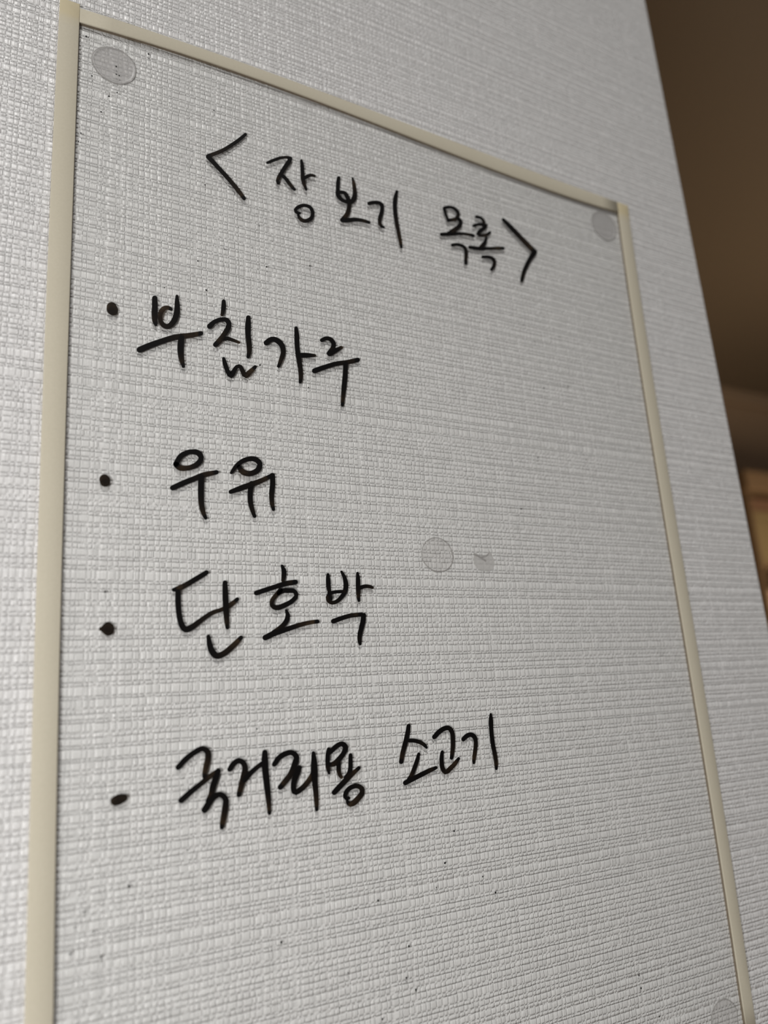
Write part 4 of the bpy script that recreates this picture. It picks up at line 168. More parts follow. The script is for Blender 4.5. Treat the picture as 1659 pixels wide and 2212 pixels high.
  [(132.19,-8.31,132.02,-8.16),(132.49,-8.41,131.91,-7.92),(132.83,-8.41,131.94,-7.65),(133.14,-8.27,132.13,-7.41),(133.68,-7.91,132.67,-6.98),(134.16,-7.63,133.33,-6.54),(134.66,-7.46,134.17,-6.23),(135.1,-7.37,135.17,-6.09),(135.45,-7.46,136.22,-6.32),(135.76,-7.67,137.04,-6.86),(135.99,-7.98,137.49,-7.58),(136.12,-8.42,137.6,-8.3),(136.17,-8.93,137.6,-8.96),(136.11,-9.45,137.53,-9.6),(135.98,-9.99,137.39,-10.21),(135.84,-10.55,137.24,-10.79),(135.68,-11.1,137.06,-11.37),(135.5,-11.65,136.87,-11.94),(135.33,-12.23,136.68,-12.49),(135.2,-12.81,136.49,-13.03),(135.1,-13.39,136.31,-13.58),(135.05,-14.0,136.12,-14.11),(135.13,-14.6,135.93,-14.66),(135.16,-14.75,135.86,-14.8),(135.27,-14.87,135.73,-14.9),(135.42,-14.93,135.56,-14.94)],
  [(143.09,-1.15,143.25,-1.16),(142.9,-1.2,143.42,-1.22),(142.75,-1.32,143.55,-1.35),(142.69,-1.49,143.59,-1.52),(142.48,-2.08,143.7,-2.12),(142.29,-2.68,143.8,-2.73),(142.16,-3.27,143.81,-3.34),(142.11,-3.86,143.75,-3.94),(142.08,-4.47,143.66,-4.53),(142.05,-5.08,143.6,-5.12),(142.03,-5.68,143.57,-5.7),(142.01,-6.28,143.55,-6.29),(142.0,-6.89,143.54,-6.88),(142.0,-7.49,143.55,-7.47),(142.01,-8.09,143.55,-8.06),(142.03,-8.68,143.57,-8.64),(142.06,-9.28,143.59,-9.23),(142.09,-9.88,143.63,-9.81),(142.13,-10.48,143.67,-10.39),(142.19,-11.08,143.73,-10.97),(142.27,-11.67,143.81,-11.55),(142.35,-12.26,143.9,-12.13),(142.44,-12.84,143.98,-12.72),(142.51,-13.41,144.05,-13.32),(142.57,-13.98,144.09,-13.92),(142.63,-14.55,144.11,-14.52),(142.67,-15.11,144.09,-15.13),(142.71,-15.67,144.02,-15.74),(142.73,-16.23,143.87,-16.34),(142.74,-16.81,143.69,-16.91),(142.77,-16.99,143.61,-17.08),(142.9,-17.13,143.44,-17.19),(143.08,-17.21,143.24,-17.23)],
 ]),
]
# ------------------------------------------------------------------ camera
cam_data = bpy.data.cameras.new('camera')
cam_data.sensor_fit = 'VERTICAL'
cam_data.sensor_height = 36.0
cam_data.lens = 1700.0 / 2212.0 * 36.0
cam_data.clip_start = 0.005
cam_data.clip_end = 50
cam_data.dof.use_dof = True
cam_data.dof.focus_distance = 0.224
cam_data.dof.aperture_fstop = 8.2
camera = bpy.data.objects.new('camera', cam_data)
COL.objects.link(camera)
r0, r1, r2 = CAM_R
right = Vector((r0[0], r0[2], -r0[1]))
down = Vector((r1[0], r1[2], -r1[1]))
fwd = Vector((r2[0], r2[2], -r2[1]))
m = Matrix((right, -down, -fwd)).transposed().to_4x4()
m.translation = Vector((0, -DIST, EYE))
camera.matrix_world = m
scene.camera = camera

# ------------------------------------------------------------------ world, lights, exposure
world = bpy.data.worlds.new('world')
scene.world = world
world.use_nodes = True
bg = world.node_tree.nodes['Background']
bg.inputs['Color'].default_value = (1.0, 0.97, 0.95, 1)
bg.inputs['Strength'].default_value = 0.075

def area_light(name, loc, target, size, power, color):
    ld = bpy.data.lights.new(name, 'AREA')
    ld.shape = 'DISK'
    ld.size = size
    ld.energy = power
    ld.color = color
    lo = bpy.data.objects.new(name, ld)
    lo.location = loc
    lo.rotation_euler = (Vector(target) - Vector(loc)).to_track_quat('-Z', 'Y').to_euler()
    COL.objects.link(lo)
    return lo

# high room light above and left of the board, an unseen fill added beside the viewer,
# and an unseen warm fill added to brighten the room past the wall end
area_light('lamp_high', (-0.80, -2.20, EYE + 3.00), (0.12, 0, EYE + 0.05), 0.60, 62.0, (1.0, 0.98, 0.955))
area_light('fill_near', (-0.22, -0.30, EYE - 0.06), (0.06, 0, EYE + 0.0), 0.12, 1.02, (1.0, 0.985, 0.97))
warm = bpy.data.lights.new('fill_warm', 'POINT')
warm.energy = 6.5
warm.color = (1.0, 0.80, 0.58)
warm.shadow_soft_size = 0.12
warm_o = bpy.data.objects.new('fill_warm', warm)
warm_o.location = (1.70, 0.48, EYE + 0.10)
COL.objects.link(warm_o)

scene.view_settings.view_transform = 'Standard'
scene.view_settings.look = 'None'
scene.view_settings.exposure = 0.21
scene.view_settings.gamma = 1.0
scene.view_settings.use_curve_mapping = False
scene.cycles.transparent_max_bounces = 24

# ------------------------------------------------------------------ node helpers
class NT:
    def __init__(self, name):
        self.mat = bpy.data.materials.new(name)
        self.mat.use_nodes = True
        self.t = self.mat.node_tree
        self.t.nodes.clear()
        self.out = self.t.nodes.new('ShaderNodeOutputMaterial')
    def node(self, kind, **kw):
        n = self.t.nodes.new(kind)
        for k, v in kw.items():
            setattr(n, k, v)
        return n
    def put(self, sock, v):
        if isinstance(v, bpy.types.NodeSocket):
            self.t.links.new(v, sock)
        else:
            sock.default_value = v
    def m(self, op, a, b=None, c=None):
        n = self.node('ShaderNodeMath', operation=op)
        self.put(n.inputs[0], a)
        if b is not None: self.put(n.inputs[1], b)
        if c is not None: self.put(n.inputs[2], c)
        return n.outputs[0]
    def noise(self, vec=None, w=None, scale=1.0, detail=2.0, dims='3D', rough=0.5):
        n = self.node('ShaderNodeTexNoise', noise_dimensions=dims)
        if vec is not None: self.put(n.inputs['Vector'], vec)
        if w is not None: self.put(n.inputs['W'], w)
        n.inputs['Scale'].default_value = scale
        n.inputs['Detail'].default_value = detail
        n.inputs['Roughness'].default_value = rough
        return n.outputs['Fac']
    def mix(self, fac, a, b):
        n = self.node('ShaderNodeMix', data_type='RGBA')
        self.put(n.inputs[0], fac)
        self.put(n.inputs[6], a)
        self.put(n.inputs[7], b)
        return n.outputs[2]
    def combine(self, x, y, z):
        n = self.node('ShaderNodeCombineXYZ')
        for s, v in zip(n.inputs, (x, y, z)): self.put(s, v)
        return n.outputs[0]
    def obj(self):
        return self.node('ShaderNodeTexCoord').outputs['Object']
    def sep(self, v):
        n = self.node('ShaderNodeSeparateXYZ')
        self.put(n.inputs[0], v)
        return n.outputs
    def bsdf(self, color, rough, spec=0.5, normal=None):
        n = self.node('ShaderNodeBsdfPrincipled')
        self.put(n.inputs['Base Color'], color)
        self.put(n.inputs['Roughness'], rough)
        n.inputs['Specular IOR Level'].default_value = spec
        if normal is not None: self.put(n.inputs['Normal'], normal)
        return n
    def bump(self, height, dist, strength=1.0):
        n = self.node('ShaderNodeBump')
        n.inputs['Strength'].default_value = strength
        n.inputs['Distance'].default_value = dist
        self.put(n.inputs['Height'], height)
        return n.outputs[0]
    def finish(self, shader):
        self.t.links.new(shader, self.out.inputs['Surface'])
        return self.mat

def rgb(r, g, b): return (r, g, b, 1.0)

def wallpaper_material():
    """White vinyl wallpaper embossed like a slubby plain weave."""
    n = NT('woven_vinyl_wallpaper')
    co = n.obj()
    sx, sy, sz = n.sep(co)
    x = n.m('MULTIPLY', sx, 1000.0)
    z = n.m('MULTIPLY', sz, 1000.0)
    # slightly wandering weft lines
    wob = n.noise(vec=n.combine(n.m('MULTIPLY', x, 0.05), 0.0, n.m('MULTIPLY', z, 0.25)), scale=1.0, detail=2.0)
    wob2 = n.noise(vec=n.combine(n.m('MULTIPLY', x, 0.33), 3.0, n.m('MULTIPLY', z, 0.9)), scale=1.0, detail=1.0)
    zz = n.m('ADD', n.m('MULTIPLY_ADD', wob, 0.5, z), n.m('MULTIPLY', wob2, 0.30))
    v0 = n.m('MULTIPLY', zz, 1.0 / 2.75)
    v = n.m('MULTIPLY_ADD', n.noise(w=v0, scale=0.9, detail=1.0, dims='1D'), 0.50, v0)
    fv = n.m('FRACT', v)
    thin = n.m('GREATER_THAN', fv, 0.60)
    thick = n.m('SUBTRACT', 1.0, thin)
    t = n.m('ADD', n.m('MULTIPLY', thick, n.m('DIVIDE', fv, 0.60)),
            n.m('MULTIPLY', thin, n.m('DIVIDE', n.m('SUBTRACT', fv, 0.60), 0.40)))
    j = n.m('ADD', n.m('MULTIPLY', n.m('FLOOR', v), 2.0), thin)
    # warp threads, irregular in width and shifting a little from row to row
    jit = n.noise(vec=n.combine(n.m('MULTIPLY', x, 0.24), n.m('MULTIPLY', j, 5.37), 0.0), scale=1.0, detail=1.0)
    u0 = n.m('MULTIPLY', x, 1.0 / 1.62)
    u1 = n.m('MULTIPLY_ADD', n.noise(w=u0, scale=0.8, detail=2.0, dims='1D'), 1.1, u0)
    u = n.m('MULTIPLY_ADD', jit, 1.3, u1)
    fu = n.m('FRACT', u)
    i = n.m('FLOOR', u)
    wn = n.node('ShaderNodeTexWhiteNoise', noise_dimensions='2D')
    n.put(wn.inputs['Vector'], n.combine(i, j, 0.0))
    cell = wn.outputs['Value']
    cell2 = n.m('FRACT', n.m('MULTIPLY', cell, 7.31))
    def ramp(v, a, b):
        r = n.node('ShaderNodeMapRange', interpolation_type='SMOOTHSTEP')
        n.put(r.inputs['Value'], v)
        r.inputs['From Min'].default_value = a
        r.inputs['From Max'].default_value = b
        return r.outputs['Result']
    cu = n.m('ABSOLUTE', n.m('MULTIPLY_ADD', fu, 2.0, -1.0))       # 0 mid-cell, 1 at a warp thread
    ct = n.m('ABSOLUTE', n.m('MULTIPLY_ADD', t, 2.0, -1.0))        # 0 mid-row, 1 at a groove
    # weft rows: flat-topped thick ones and rounder, prouder thin ones
    row = n.m('ADD', n.m('MULTIPLY', thick, n.m('SUBTRACT', 1.0, n.m('POWER', ct, 4.0))),
              n.m('MULTIPLY', thin, n.m('MULTIPLY', n.m('SUBTRACT', 1.0, n.m('POWER', ct, 2.4)), 1.12)))
    # notches where the warp dips between two cells
    notch = n.m('MULTIPLY', ramp(cu, 0.50, 1.0), n.m('MULTIPLY_ADD', thin, 0.12, 0.33))
    h = n.m('SUBTRACT', n.m('MULTIPLY', row, 0.96), notch)
    # each cell leans and bulges a little differently
    lean = n.m('MULTIPLY', n.m('SUBTRACT', cell, 0.5), n.m('SUBTRACT', t, 0.5))
    side = n.m('MULTIPLY', n.m('SUBTRACT', cell2, 0.5), n.m('SUBTRACT', fu, 0.5))
    h = n.m('ADD', h, n.m('ADD', n.m('MULTIPLY', lean, 0.80), n.m('MULTIPLY', side, 0.70)))
    h = n.m('MULTIPLY_ADD', cell2, 0.16, h)
    # warp threads bridging the groove above each thin row, so that it breaks into dashes
    near = n.m('SUBTRACT', 1.0, ramp(n.m('MINIMUM', fv, n.m('SUBTRACT', 1.0, fv)), 0.05, 0.20))
    bridge = n.m('MULTIPLY', n.m('MULTIPLY', ramp(cu, 0.45, 0.75), near), 0.86)
    low = n.m('SUBTRACT', 1.0, ramp(n.m('ABSOLUTE', n.m('SUBTRACT', fv, 0.60)), 0.04, 0.14))
    low = n.m('MULTIPLY', n.m('MULTIPLY', ramp(cell, 0.62, 0.72), low), n.m('MULTIPLY', ramp(cu, 0.0, 0.5), 0.70))
    bridge = n.m('MAXIMUM', bridge, low)
    h = n.m('SMOOTH_MAX', h, bridge, 0.10)
    # loose fibres: fine upright ribs showing here and there
    gate = n.noise(vec=n.combine(n.m('MULTIPLY', x, 0.45), n.m('MULTIPLY', j, 3.1), 0.0), scale=1.0, detail=0.0)
    gate = n.m('MINIMUM', n.m('MAXIMUM', n.m('MULTIPLY_ADD', gate, 4.0, -1.9), 0.0), 1.0)
    rib = n.m('MULTIPLY', n.m('SINE', n.m('MULTIPLY', u, 19.0)), gate)
    h = n.m('MULTIPLY_ADD', rib, 0.09, h)
    fine = n.noise(vec=co, scale=2200.0, detail=3.0, rough=0.6)
    h = n.m('MULTIPLY_ADD', fine, 0.30, h)
    nrm = n.bump(h, 0.00032, 1.0)
    tone = n.noise(vec=co, scale=320.0, detail=3.0)
    tone = n.m('MULTIPLY_ADD', cell, 0.5, n.m('MULTIPLY', tone, 0.5))
    colr = n.mix(tone, rgb(0.66, 0.655, 0.645), rgb(0.80, 0.795, 0.785))
    b = n.bsdf(colr, 0.33, 0.62, nrm)
    return n.finish(b.outputs[0])

def foam_material():
    n = NT('cream_foam_strip')
    co = n.obj()
    att = n.node('ShaderNodeAttribute', attribute_name='yellow').outputs['Fac']
    g1 = n.noise(vec=co, scale=1500.0, detail=3.0)
    g2 = n.noise(vec=co, scale=60.0, detail=2.0)
    c = n.mix(g1, rgb(0.53, 0.49, 0.385), rgb(0.61, 0.565, 0.455))
    c = n.mix(n.m('MULTIPLY', g2, 0.35), c, rgb(0.51, 0.465, 0.355))
    c = n.mix(att, c, rgb(0.60, 0.51, 0.31))
    b = n.bsdf(c, 0.75, 0.25, n.bump(g1, 0.00003, 0.6))
    return n.finish(b.outputs[0])

def schlick(n, f0):
    f = n.node('ShaderNodeLayerWeight')
    f.inputs['Blend'].default_value = 0.5
    return n.m('MULTIPLY_ADD', n.m('POWER', f.outputs['Facing'], 5.0), 1.0 - f0, f0)

def sheet_material():
    n = NT('clear_acrylic')
    tr = n.node('ShaderNodeBsdfTransparent')
    tr.inputs['Color'].default_value = rgb(0.994, 0.995, 0.992)
    gl = n.node('ShaderNodeBsdfGlossy')
    gl.inputs['Roughness'].default_value = 0.09
    mx = n.node('ShaderNodeMixShader')
    n.put(mx.inputs[0], schlick(n, 0.02))
    n.t.links.new(tr.outputs[0], mx.inputs[1])
    n.t.links.new(gl.outputs[0], mx.inputs[2])
    return n.finish(mx.outputs[0])

def gel_material(name, milk, color):
    """Clear adhesive gel: mostly see-through, a little milky, glossy."""
    n = NT(name)
    tr = n.node('ShaderNodeBsdfTransparent')
    tr.inputs['Color'].default_value = rgb(0.985, 0.98, 0.978)
    spec = n.noise(vec=n.obj(), scale=900.0, detail=2.0)
    df = n.bsdf(n.mix(spec, color, tuple(0.9 * q for q in color[:3]) + (1,)), 0.35, 0.6)
    mx = n.node('ShaderNodeMixShader')
    lw = n.node('ShaderNodeLayerWeight')
    lw.inputs['Blend'].default_value = 0.5
    n.put(mx.inputs[0], n.m('MULTIPLY_ADD', n.m('POWER', lw.outputs['Facing'], 2.5), 0.55, milk))
    n.t.links.new(tr.outputs[0], mx.inputs[1])
    n.t.links.new(df.outputs[0], mx.inputs[2])
    return n.finish(mx.outputs[0])

def ink_material():
    n = NT('black_marker_ink')
    att = n.node('ShaderNodeAttribute', attribute_name='ink').outputs['Fac']
    st = n.noise(vec=n.obj(), scale=420.0, detail=3.0)
    thinness = n.m('MULTIPLY', n.m('SUBTRACT', 1.0, att), n.m('MULTIPLY_ADD', st, 1.35, 0.1))
    thinness = n.m('MINIMUM', n.m('MAXIMUM', thinness, 0.0), 1.0)
    c = n.mix(thinness, rgb(0.0025, 0.002, 0.002), rgb(0.030, 0.018, 0.009))
    b = n.bsdf(c, 0.5, 0.18)
    tr = n.node('ShaderNodeBsdfTransparent')
    tr.inputs['Color'].default_value = rgb(0.55, 0.38, 0.22)
    mx = n.node('ShaderNodeMixShader')
    n.put(mx.inputs[0], n.m('MULTIPLY', thinness, 0.22))
    n.t.links.new(b.outputs[0], mx.inputs[1])
    n.t.links.new(tr.outputs[0], mx.inputs[2])
    return n.finish(mx.outputs[0])

def plain(name, c1, c2, scale, rough=0.6, spec=0.3, stretch=(1, 1, 1)):
    n = NT(name)
    mp = n.node('ShaderNodeMapping')
    mp.inputs['Scale'].default_value = stretch
    n.put(mp.inputs['Vector'], n.obj())
    f = n.noise(vec=mp.outputs[0], scale=scale, detail=4.0)
    b = n.bsdf(n.mix(f, rgb(*c1), rgb(*c2)), rough, spec, n.bump(f, 0.002, 0.2))
    return n.finish(b.outputs[0])

MAT = dict(
    wallpaper=wallpaper_material(), foam=foam_material(), sheet=sheet_material(), ink=ink_material(),
    gel=gel_material('clear_adhesive_gel', 0.10, rgb(0.68, 0.675, 0.665)),
    gel_milky=gel_material('milky_adhesive_gel', 0.42, rgb(0.62, 0.605, 0.60)),
    gel_rim=gel_material('adhesive_gel_rim', 0.40, rgb(0.52, 0.505, 0.49)),
    gel_torn=gel_material('torn_adhesive_gel', 0.30, rgb(0.80, 0.795, 0.78)),
    back_wall=plain('brown_back_wall', (0.46, 0.345, 0.245), (0.50, 0.375, 0.265), 3.0),
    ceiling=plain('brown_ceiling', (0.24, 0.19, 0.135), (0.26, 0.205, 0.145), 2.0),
    floor=plain('wood_floor', (0.16, 0.09, 0.045), (0.24, 0.14, 0.07), 6.0, 0.45, 0.4, (1, 12, 1)),
    wood=plain('bookcase_wood', (0.26, 0.17, 0.095), (0.33, 0.22, 0.125), 5.0, 0.5, 0.35, (1, 1, 9)),
    red=plain('red_brown_cloth', (0.25, 0.145, 0.09), (0.29, 0.165, 0.10), 30.0),
    paper=plain('book_pages', (0.6, 0.52, 0.4), (0.7, 0.62, 0.5), 60.0),
    olive=plain('olive_board', (0.33, 0.25, 0.125), (0.38, 0.29, 0.15), 12.0),
    peach=plain('peach_canvas', (0.80, 0.56, 0.38), (0.88, 0.62, 0.43), 300.0, 0.8, 0.2),
    shade_handle=plain('strip_shade_and_handle_brown', (0.17, 0.135, 0.095), (0.24, 0.195, 0.14), 900.0, 0.6, 0.3),  # dark brown: painted shade on the strip sides, also the bin handle
    metal=plain('dull_brass', (0.45, 0.33, 0.16), (0.5, 0.37, 0.2), 20.0, 0.35, 0.6),
)

# ------------------------------------------------------------------ mesh helpers
def W(x, d, z):
    """wall millimetres -> world: x, distance d in front of the wall, z."""
    return Vector((x / 1000.0, -d / 1000.0, EYE + z / 1000.0))

def add(name, bm, mat, parent=None, origin=None, smooth=False):
    bmesh.ops.recalc_face_normals(bm, faces=bm.faces[:])
    if origin is not None:
        bmesh.ops.translate(bm, verts=bm.verts[:], vec=-origin)
    me = bpy.data.meshes.new(name)
    bm.to_mesh(me)
    bm.free()
    if smooth:
        for p in me.polygons: p.use_smooth = True
    me.materials.append(mat)
    o = bpy.data.objects.new(name, me)
    COL.objects.link(o)
    if origin is not None: o.location = origin
    if parent is not None:
        o.parent = parent
        o.location = (origin if origin is not None else Vector((0, 0, 0))) - parent.location
    return o

def tag(o, label=None, cat=None, group=None, kind=None):
    if label: o['label'] = label
    if cat: o['category'] = cat
    if group: o['group'] = group
    if kind: o['kind'] = kind
    return o

def empty(name, loc, label, cat, group=None):
    o = bpy.data.objects.new(name, None)
    o.empty_display_size = 0.02
    o.location = loc
    COL.objects.link(o)
    return tag(o, label, cat, group)

def box(bm, x0, x1, y0, y1, z0, z1, bevel=0.0, seg=2):
    r = bmesh.ops.create_cube(bm, size=1.0)
    vs = r['verts']
    for v in vs:
        v.co = Vector((x0 + (v.co.x + .5) * (x1 - x0), y0 + (v.co.y + .5) * (y1 - y0), z0 + (v.co.z + .5) * (z1 - z0)))
    if bevel > 0:
        es = list({e for v in vs for e in v.link_edges})
        bmesh.ops.bevel(bm, geom=es, offset=bevel, segments=seg, profile=0.5, affect='EDGES')
    return bm

def prism(bm, poly, d0, d1):
    """closed outline [(x, z) mm] extruded from d0 to d1 mm in front of the wall."""
    a = [bm.verts.new(W(x, d0, z)) for x, z in poly]
    b = [bm.verts.new(W(x, d1, z)) for x, z in poly]
    n = len(poly)
    bm.faces.new(a)
    bm.faces.new(list(reversed(b)))
    for i in range(n):
        bm.faces.new((a[i], b[i], b[(i + 1) % n], a[(i + 1) % n]))
    return bm

# ------------------------------------------------------------------ the setting
(ex0, ez0), (ex1, ez1) = WALL_EDGE
slope = (ex1 - ex0) / (ez1 - ez0)
def edge_x(zmm): return ex0 + (zmm - ez0) * slope

CEIL = EYE + 0.95
bm = bmesh.new()
zb, zt = -EYE * 1000, 950.0
pts = [(-1600, zb), (edge_x(zb), zb), (edge_x(zt), zt), (-1600, zt)]
prism(bm, pts, -120.0, 0.0)
bm.edges.ensure_lookup_table()
ed = [e for e in bm.edges if all(abs(v.co.x - edge_x((v.co.z - EYE) * 1000) / 1000) < 1e-4 for v in e.verts)
      and abs(e.verts[0].co.y - e.verts[1].co.y) < 1e-5]
bmesh.ops.bevel(bm, geom=ed, offset=0.0018, segments=4, profile=0.5, affect='EDGES')
tag(add('wall_front', bm, MAT['wallpaper']), 'white wall with woven texture wallpaper behind the memo board', kind='structure')

BY = 1.52 - DIST                     # back wall plane
bm = box(bmesh.new(), -1.6, 4.6, BY, BY + 0.1, 0, CEIL)
tag(add('wall_back', bm, MAT['back_wall']), 'dim brown wall of the room beyond the wall end', kind='structure')
bm = box(bmesh.new(), 4.6, 4.7, 0.0, BY + 0.1, 0, CEIL)
tag(add('wall_right', bm, MAT['back_wall']), 'dim brown side wall of the room beyond', kind='structure')
bm = box(bmesh.new(), -1.6, 4.7, 0.0, BY + 0.1, CEIL, CEIL + 0.1)
tag(add('ceiling', bm, MAT['ceiling']), 'dim brown ceiling of the room beyond the wall end', kind='structure')
bm = box(bmesh.new(), -1.6, 4.7, -2.4, BY + 0.1, -0.1, 0)
tag(add('floor', bm, MAT['floor']), 'brown wooden floor', kind='structure')
bm = box(bmesh.new(), -1.6, 4.6, BY - 0.03, BY, CEIL - 0.05, CEIL, 0.006)
tag(add('trim_1', bm, MAT['back_wall']), 'narrow moulding under the ceiling of the room beyond', kind='structure')

# ------------------------------------------------------------------ memo board
board = empty('memo_board', W(127, 0, zb * 0 - 112.0),
              'clear memo sheet framed with cream foam strips, black handwritten Korean shopping list, on white wallpaper', 'memo board')

T = 1.25
SHADE_D = 0.85  # depth of the painted shade under the foam
BV = 0.22
def loft(stations, vertical, profile, ins_end, yellow):
    """profile: [(inset from the side, depth)] for one side, mirrored on the other."""
    bm = bmesh.new()
    ly = bm.verts.layers.float.new('yellow')
    rings = []
    n = len(stations)
    m_ = len(profile) * 2
    for k, (s, a, b) in enumerate(stations):
        e = ins_end if k in (0, n - 1) else 0.0
        ring = [(a + off + e, d - e * (k2 == len(profile) - 1)) for k2, (off, d) in enumerate(profile)]
        ring += [(b - off - e, d - e * (k2 == 0)) for k2, (off, d) in enumerate(reversed(profile))]
        vs = []
        for q, d in ring:
            v = bm.verts.new(W(q, d, s) if vertical else W(s, d, q))
            v[ly] = yellow(s)
            vs.append(v)
        rings.append(vs)
    for r, q in zip(rings, rings[1:]):
        for i in range(m_):
            bm.faces.new((r[i], r[(i + 1) % m_], q[(i + 1) % m_], q[i]))
    bm.faces.new(rings[0])
    bm.faces.new(rings[-1])
    return bm

def strip(name, stations, vertical, yellow, label):
    """foam strip on a dark brown layer that paints shade along its sides."""
    mid = stations[len(stations) // 2]
    org = W(mid[1], 0, mid[0]) if vertical else W(mid[0], 0, mid[1])
    bm = loft(stations, vertical, [(0, SHADE_D), (0, T - BV), (BV * .3, T - BV * .3), (BV, T)], 0.12, yellow)
    o = tag(add(name, bm, MAT['foam'], board, org, True), label)
    bm = loft(stations, vertical, [(0.06, 0.0), (0.06, SHADE_D)], 0.05, lambda q: 0.0)
    g = add('shade_layer', bm, MAT['shade_handle'], o, org)  # added dark base, shade put into the colour of the strip's sides
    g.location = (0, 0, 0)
    return o

def densify(st, first):
    s0 = st[0]
    d = (st[1][0] - s0[0])
    d = d / abs(d)
    extra = [s0]
    for step in (0.25, 3.0, 4.5, 6.5, 9.0):
        s = s0[0] + d * step
        k = step / abs(st[1][0] - s0[0])
        if k >= 1: continue
        extra.append((s, s0[1] + (st[1][1] - s0[1]) * k, s0[2] + (st[1][2] - s0[2]) * k))
    return extra + list(st[1:])

def fade(x, a, b):
    return max(0.0, min(1.0, (x - a) / (b - a)))
ztl, ztr = LEFT_STRIP[0][0], RIGHT_STRIP[0][0]
sm = strip('edge_strip', densify(LEFT_STRIP, 0), True, lambda s: 0.62 * fade(s, ztl - 7.5, ztl - 4.5), 'cream foam strip along the left edge')
strip('edge_strip', densify(RIGHT_STRIP, 0), True, lambda s: 0.75 * fade(s, ztr - 7.5, ztr - 4.5), 'cream foam strip along the right edge')
strip('edge_strip', TOP_STRIP, False, lambda s: 0.0, 'cream foam strip along the top edge')
zl = LEFT_STRIP[-1]
zr = RIGHT_STRIP[-1]
strip('edge_strip', [(zl[2] + (zr[1] - zl[2]) * k / 12.0, zl[0], zl[0] + 5.4) for k in range(13)], False, lambda s: 0.0,
      'cream foam strip along the bottom edge')

# clear sheet, cut to fit inside the strips with a hairline gap
G = 0.35
out = [(x + G, z) for z, _, x in LEFT_STRIP if z < TOP_STRIP[0][1] - 1.0]
out = [(LEFT_STRIP[0][2] + G, TOP_STRIP[0][1] - G)] + out[:-1] + [(zl[2] + G, zl[0] + 5.4 + G)]
rt = [(x - G, z) for z, x, _ in RIGHT_STRIP if z < TOP_STRIP[-1][1] - 1.0]
rt = [(RIGHT_STRIP[0][1] - G, TOP_STRIP[-1][1] - G)] + rt[:-1] + [(zr[1] - G, zl[0] + 5.4 + G)]
out = [p for k, p in enumerate(out) if k in (0, len(out) - 1) or p[1] > zl[0] + 7]
rt = [p for k, p in enumerate(rt) if k in (0, len(rt) - 1) or p[1] > zl[0] + 7]
top = [(x, z - G) for x, z, _ in TOP_STRIP[1:-1]]
outline = out + list(reversed(rt)) + list(reversed(top))
bm = prism(bmesh.new(), outline, 0.48, 0.75)
tag(add('clear_sheet', bm, MAT['sheet'], board, W(127, 0.6, 45)), 'clear plastic writing sheet')

# handwriting: dried marker strokes lying on the sheet
layer = 0
for name, label, strokes in WRITING:
    bm = bmesh.new()
    li = bm.verts.layers.float.new('ink')
    for st in strokes:
        d0 = 0.75 + 0.004 + 0.012 * (layer % 8)
        d1 = d0 + 0.010
        layer += 1
        n = len(st)
        amp = random.uniform(0.35, 1.0)
        start = random.uniform(0.25, 0.6)
        F, B = [], []
        for k, (ax, az, bx, bz) in enumerate(st):
            t = k / (n - 1)
            thin = fade(t, start, 0.88)
            ink = 1.0 - 0.9 * amp * thin * thin
            if n > 14 and k >= n - 5: ink = 1.0
            if name == 'bullet_dot': ink = 0.72
            row = []
            for q in (0.0, 0.18, 0.82, 1.0):
                x, z = ax + (bx - ax) * q, az + (bz - az) * q
                vf = bm.verts.new(W(x, d1, z))
                vf[li] = min(1.0, ink + (0.35 if q in (0.0, 1.0) else 0.0) * (1 - ink))
                row.append(vf)
            F.append(row)
            row = []
            for (x, z) in ((ax, az), (bx, bz)):
                vb = bm.verts.new(W(x, d0, z))
                vb[li] = ink
                row.append(vb)
            B.append(row)
        for k in range(n - 1):
            for q in range(3):
                bm.faces.new((F[k][q], F[k][q + 1], F[k + 1][q + 1], F[k + 1][q]))
            bm.faces.new((F[k][0], F[k + 1][0], B[k + 1][0], B[k][0]))
            bm.faces.new((F[k][3], F[k + 1][3], B[k + 1][1], B[k][1]))
        bm.faces.new((F[0][0], F[0][1], F[0][2], F[0][3], B[0][1], B[0][0]))
        bm.faces.new((F[-1][0], F[-1][1], F[-1][2], F[-1][3], B[-1][1], B[-1][0]))
    c = strokes[0][0]
    tag(add(name, bm, MAT['ink'], board, W(c[0], 0.75, c[1])), label)

# stray specks of ink
bm = bmesh.new()
li = bm.verts.layers.float.new('ink')
for (x, z) in INK_SPECKS:
    r = random.uniform(0.20, 0.36)
    a0 = random.uniform(0, 6.28)
    ring0, ring1 = [], []
    for k in range(7):
        a = a0 + k / 7 * 2 * math.pi
        rr = r * random.uniform(0.7, 1.2)
        px, pz = x + rr * math.cos(a) * 0.8, z + rr * math.sin(a)
        ring0.append(bm.verts.new(W(px, 0.753, pz)))
        ring1.append(bm.verts.new(W(px, 0.775, pz)))
    for v in ring0 + ring1: v[li] = 1.0
    bm.faces.new(ring1)
    for k in range(7):
        bm.faces.new((ring0[k], ring0[(k + 1) % 7], ring1[(k + 1) % 7], ring1[k]))
tag(add('ink_specks', bm, MAT['ink'], board, W(127, 0.75, 45)), 'scattered tiny black ink specks', kind='stuff')

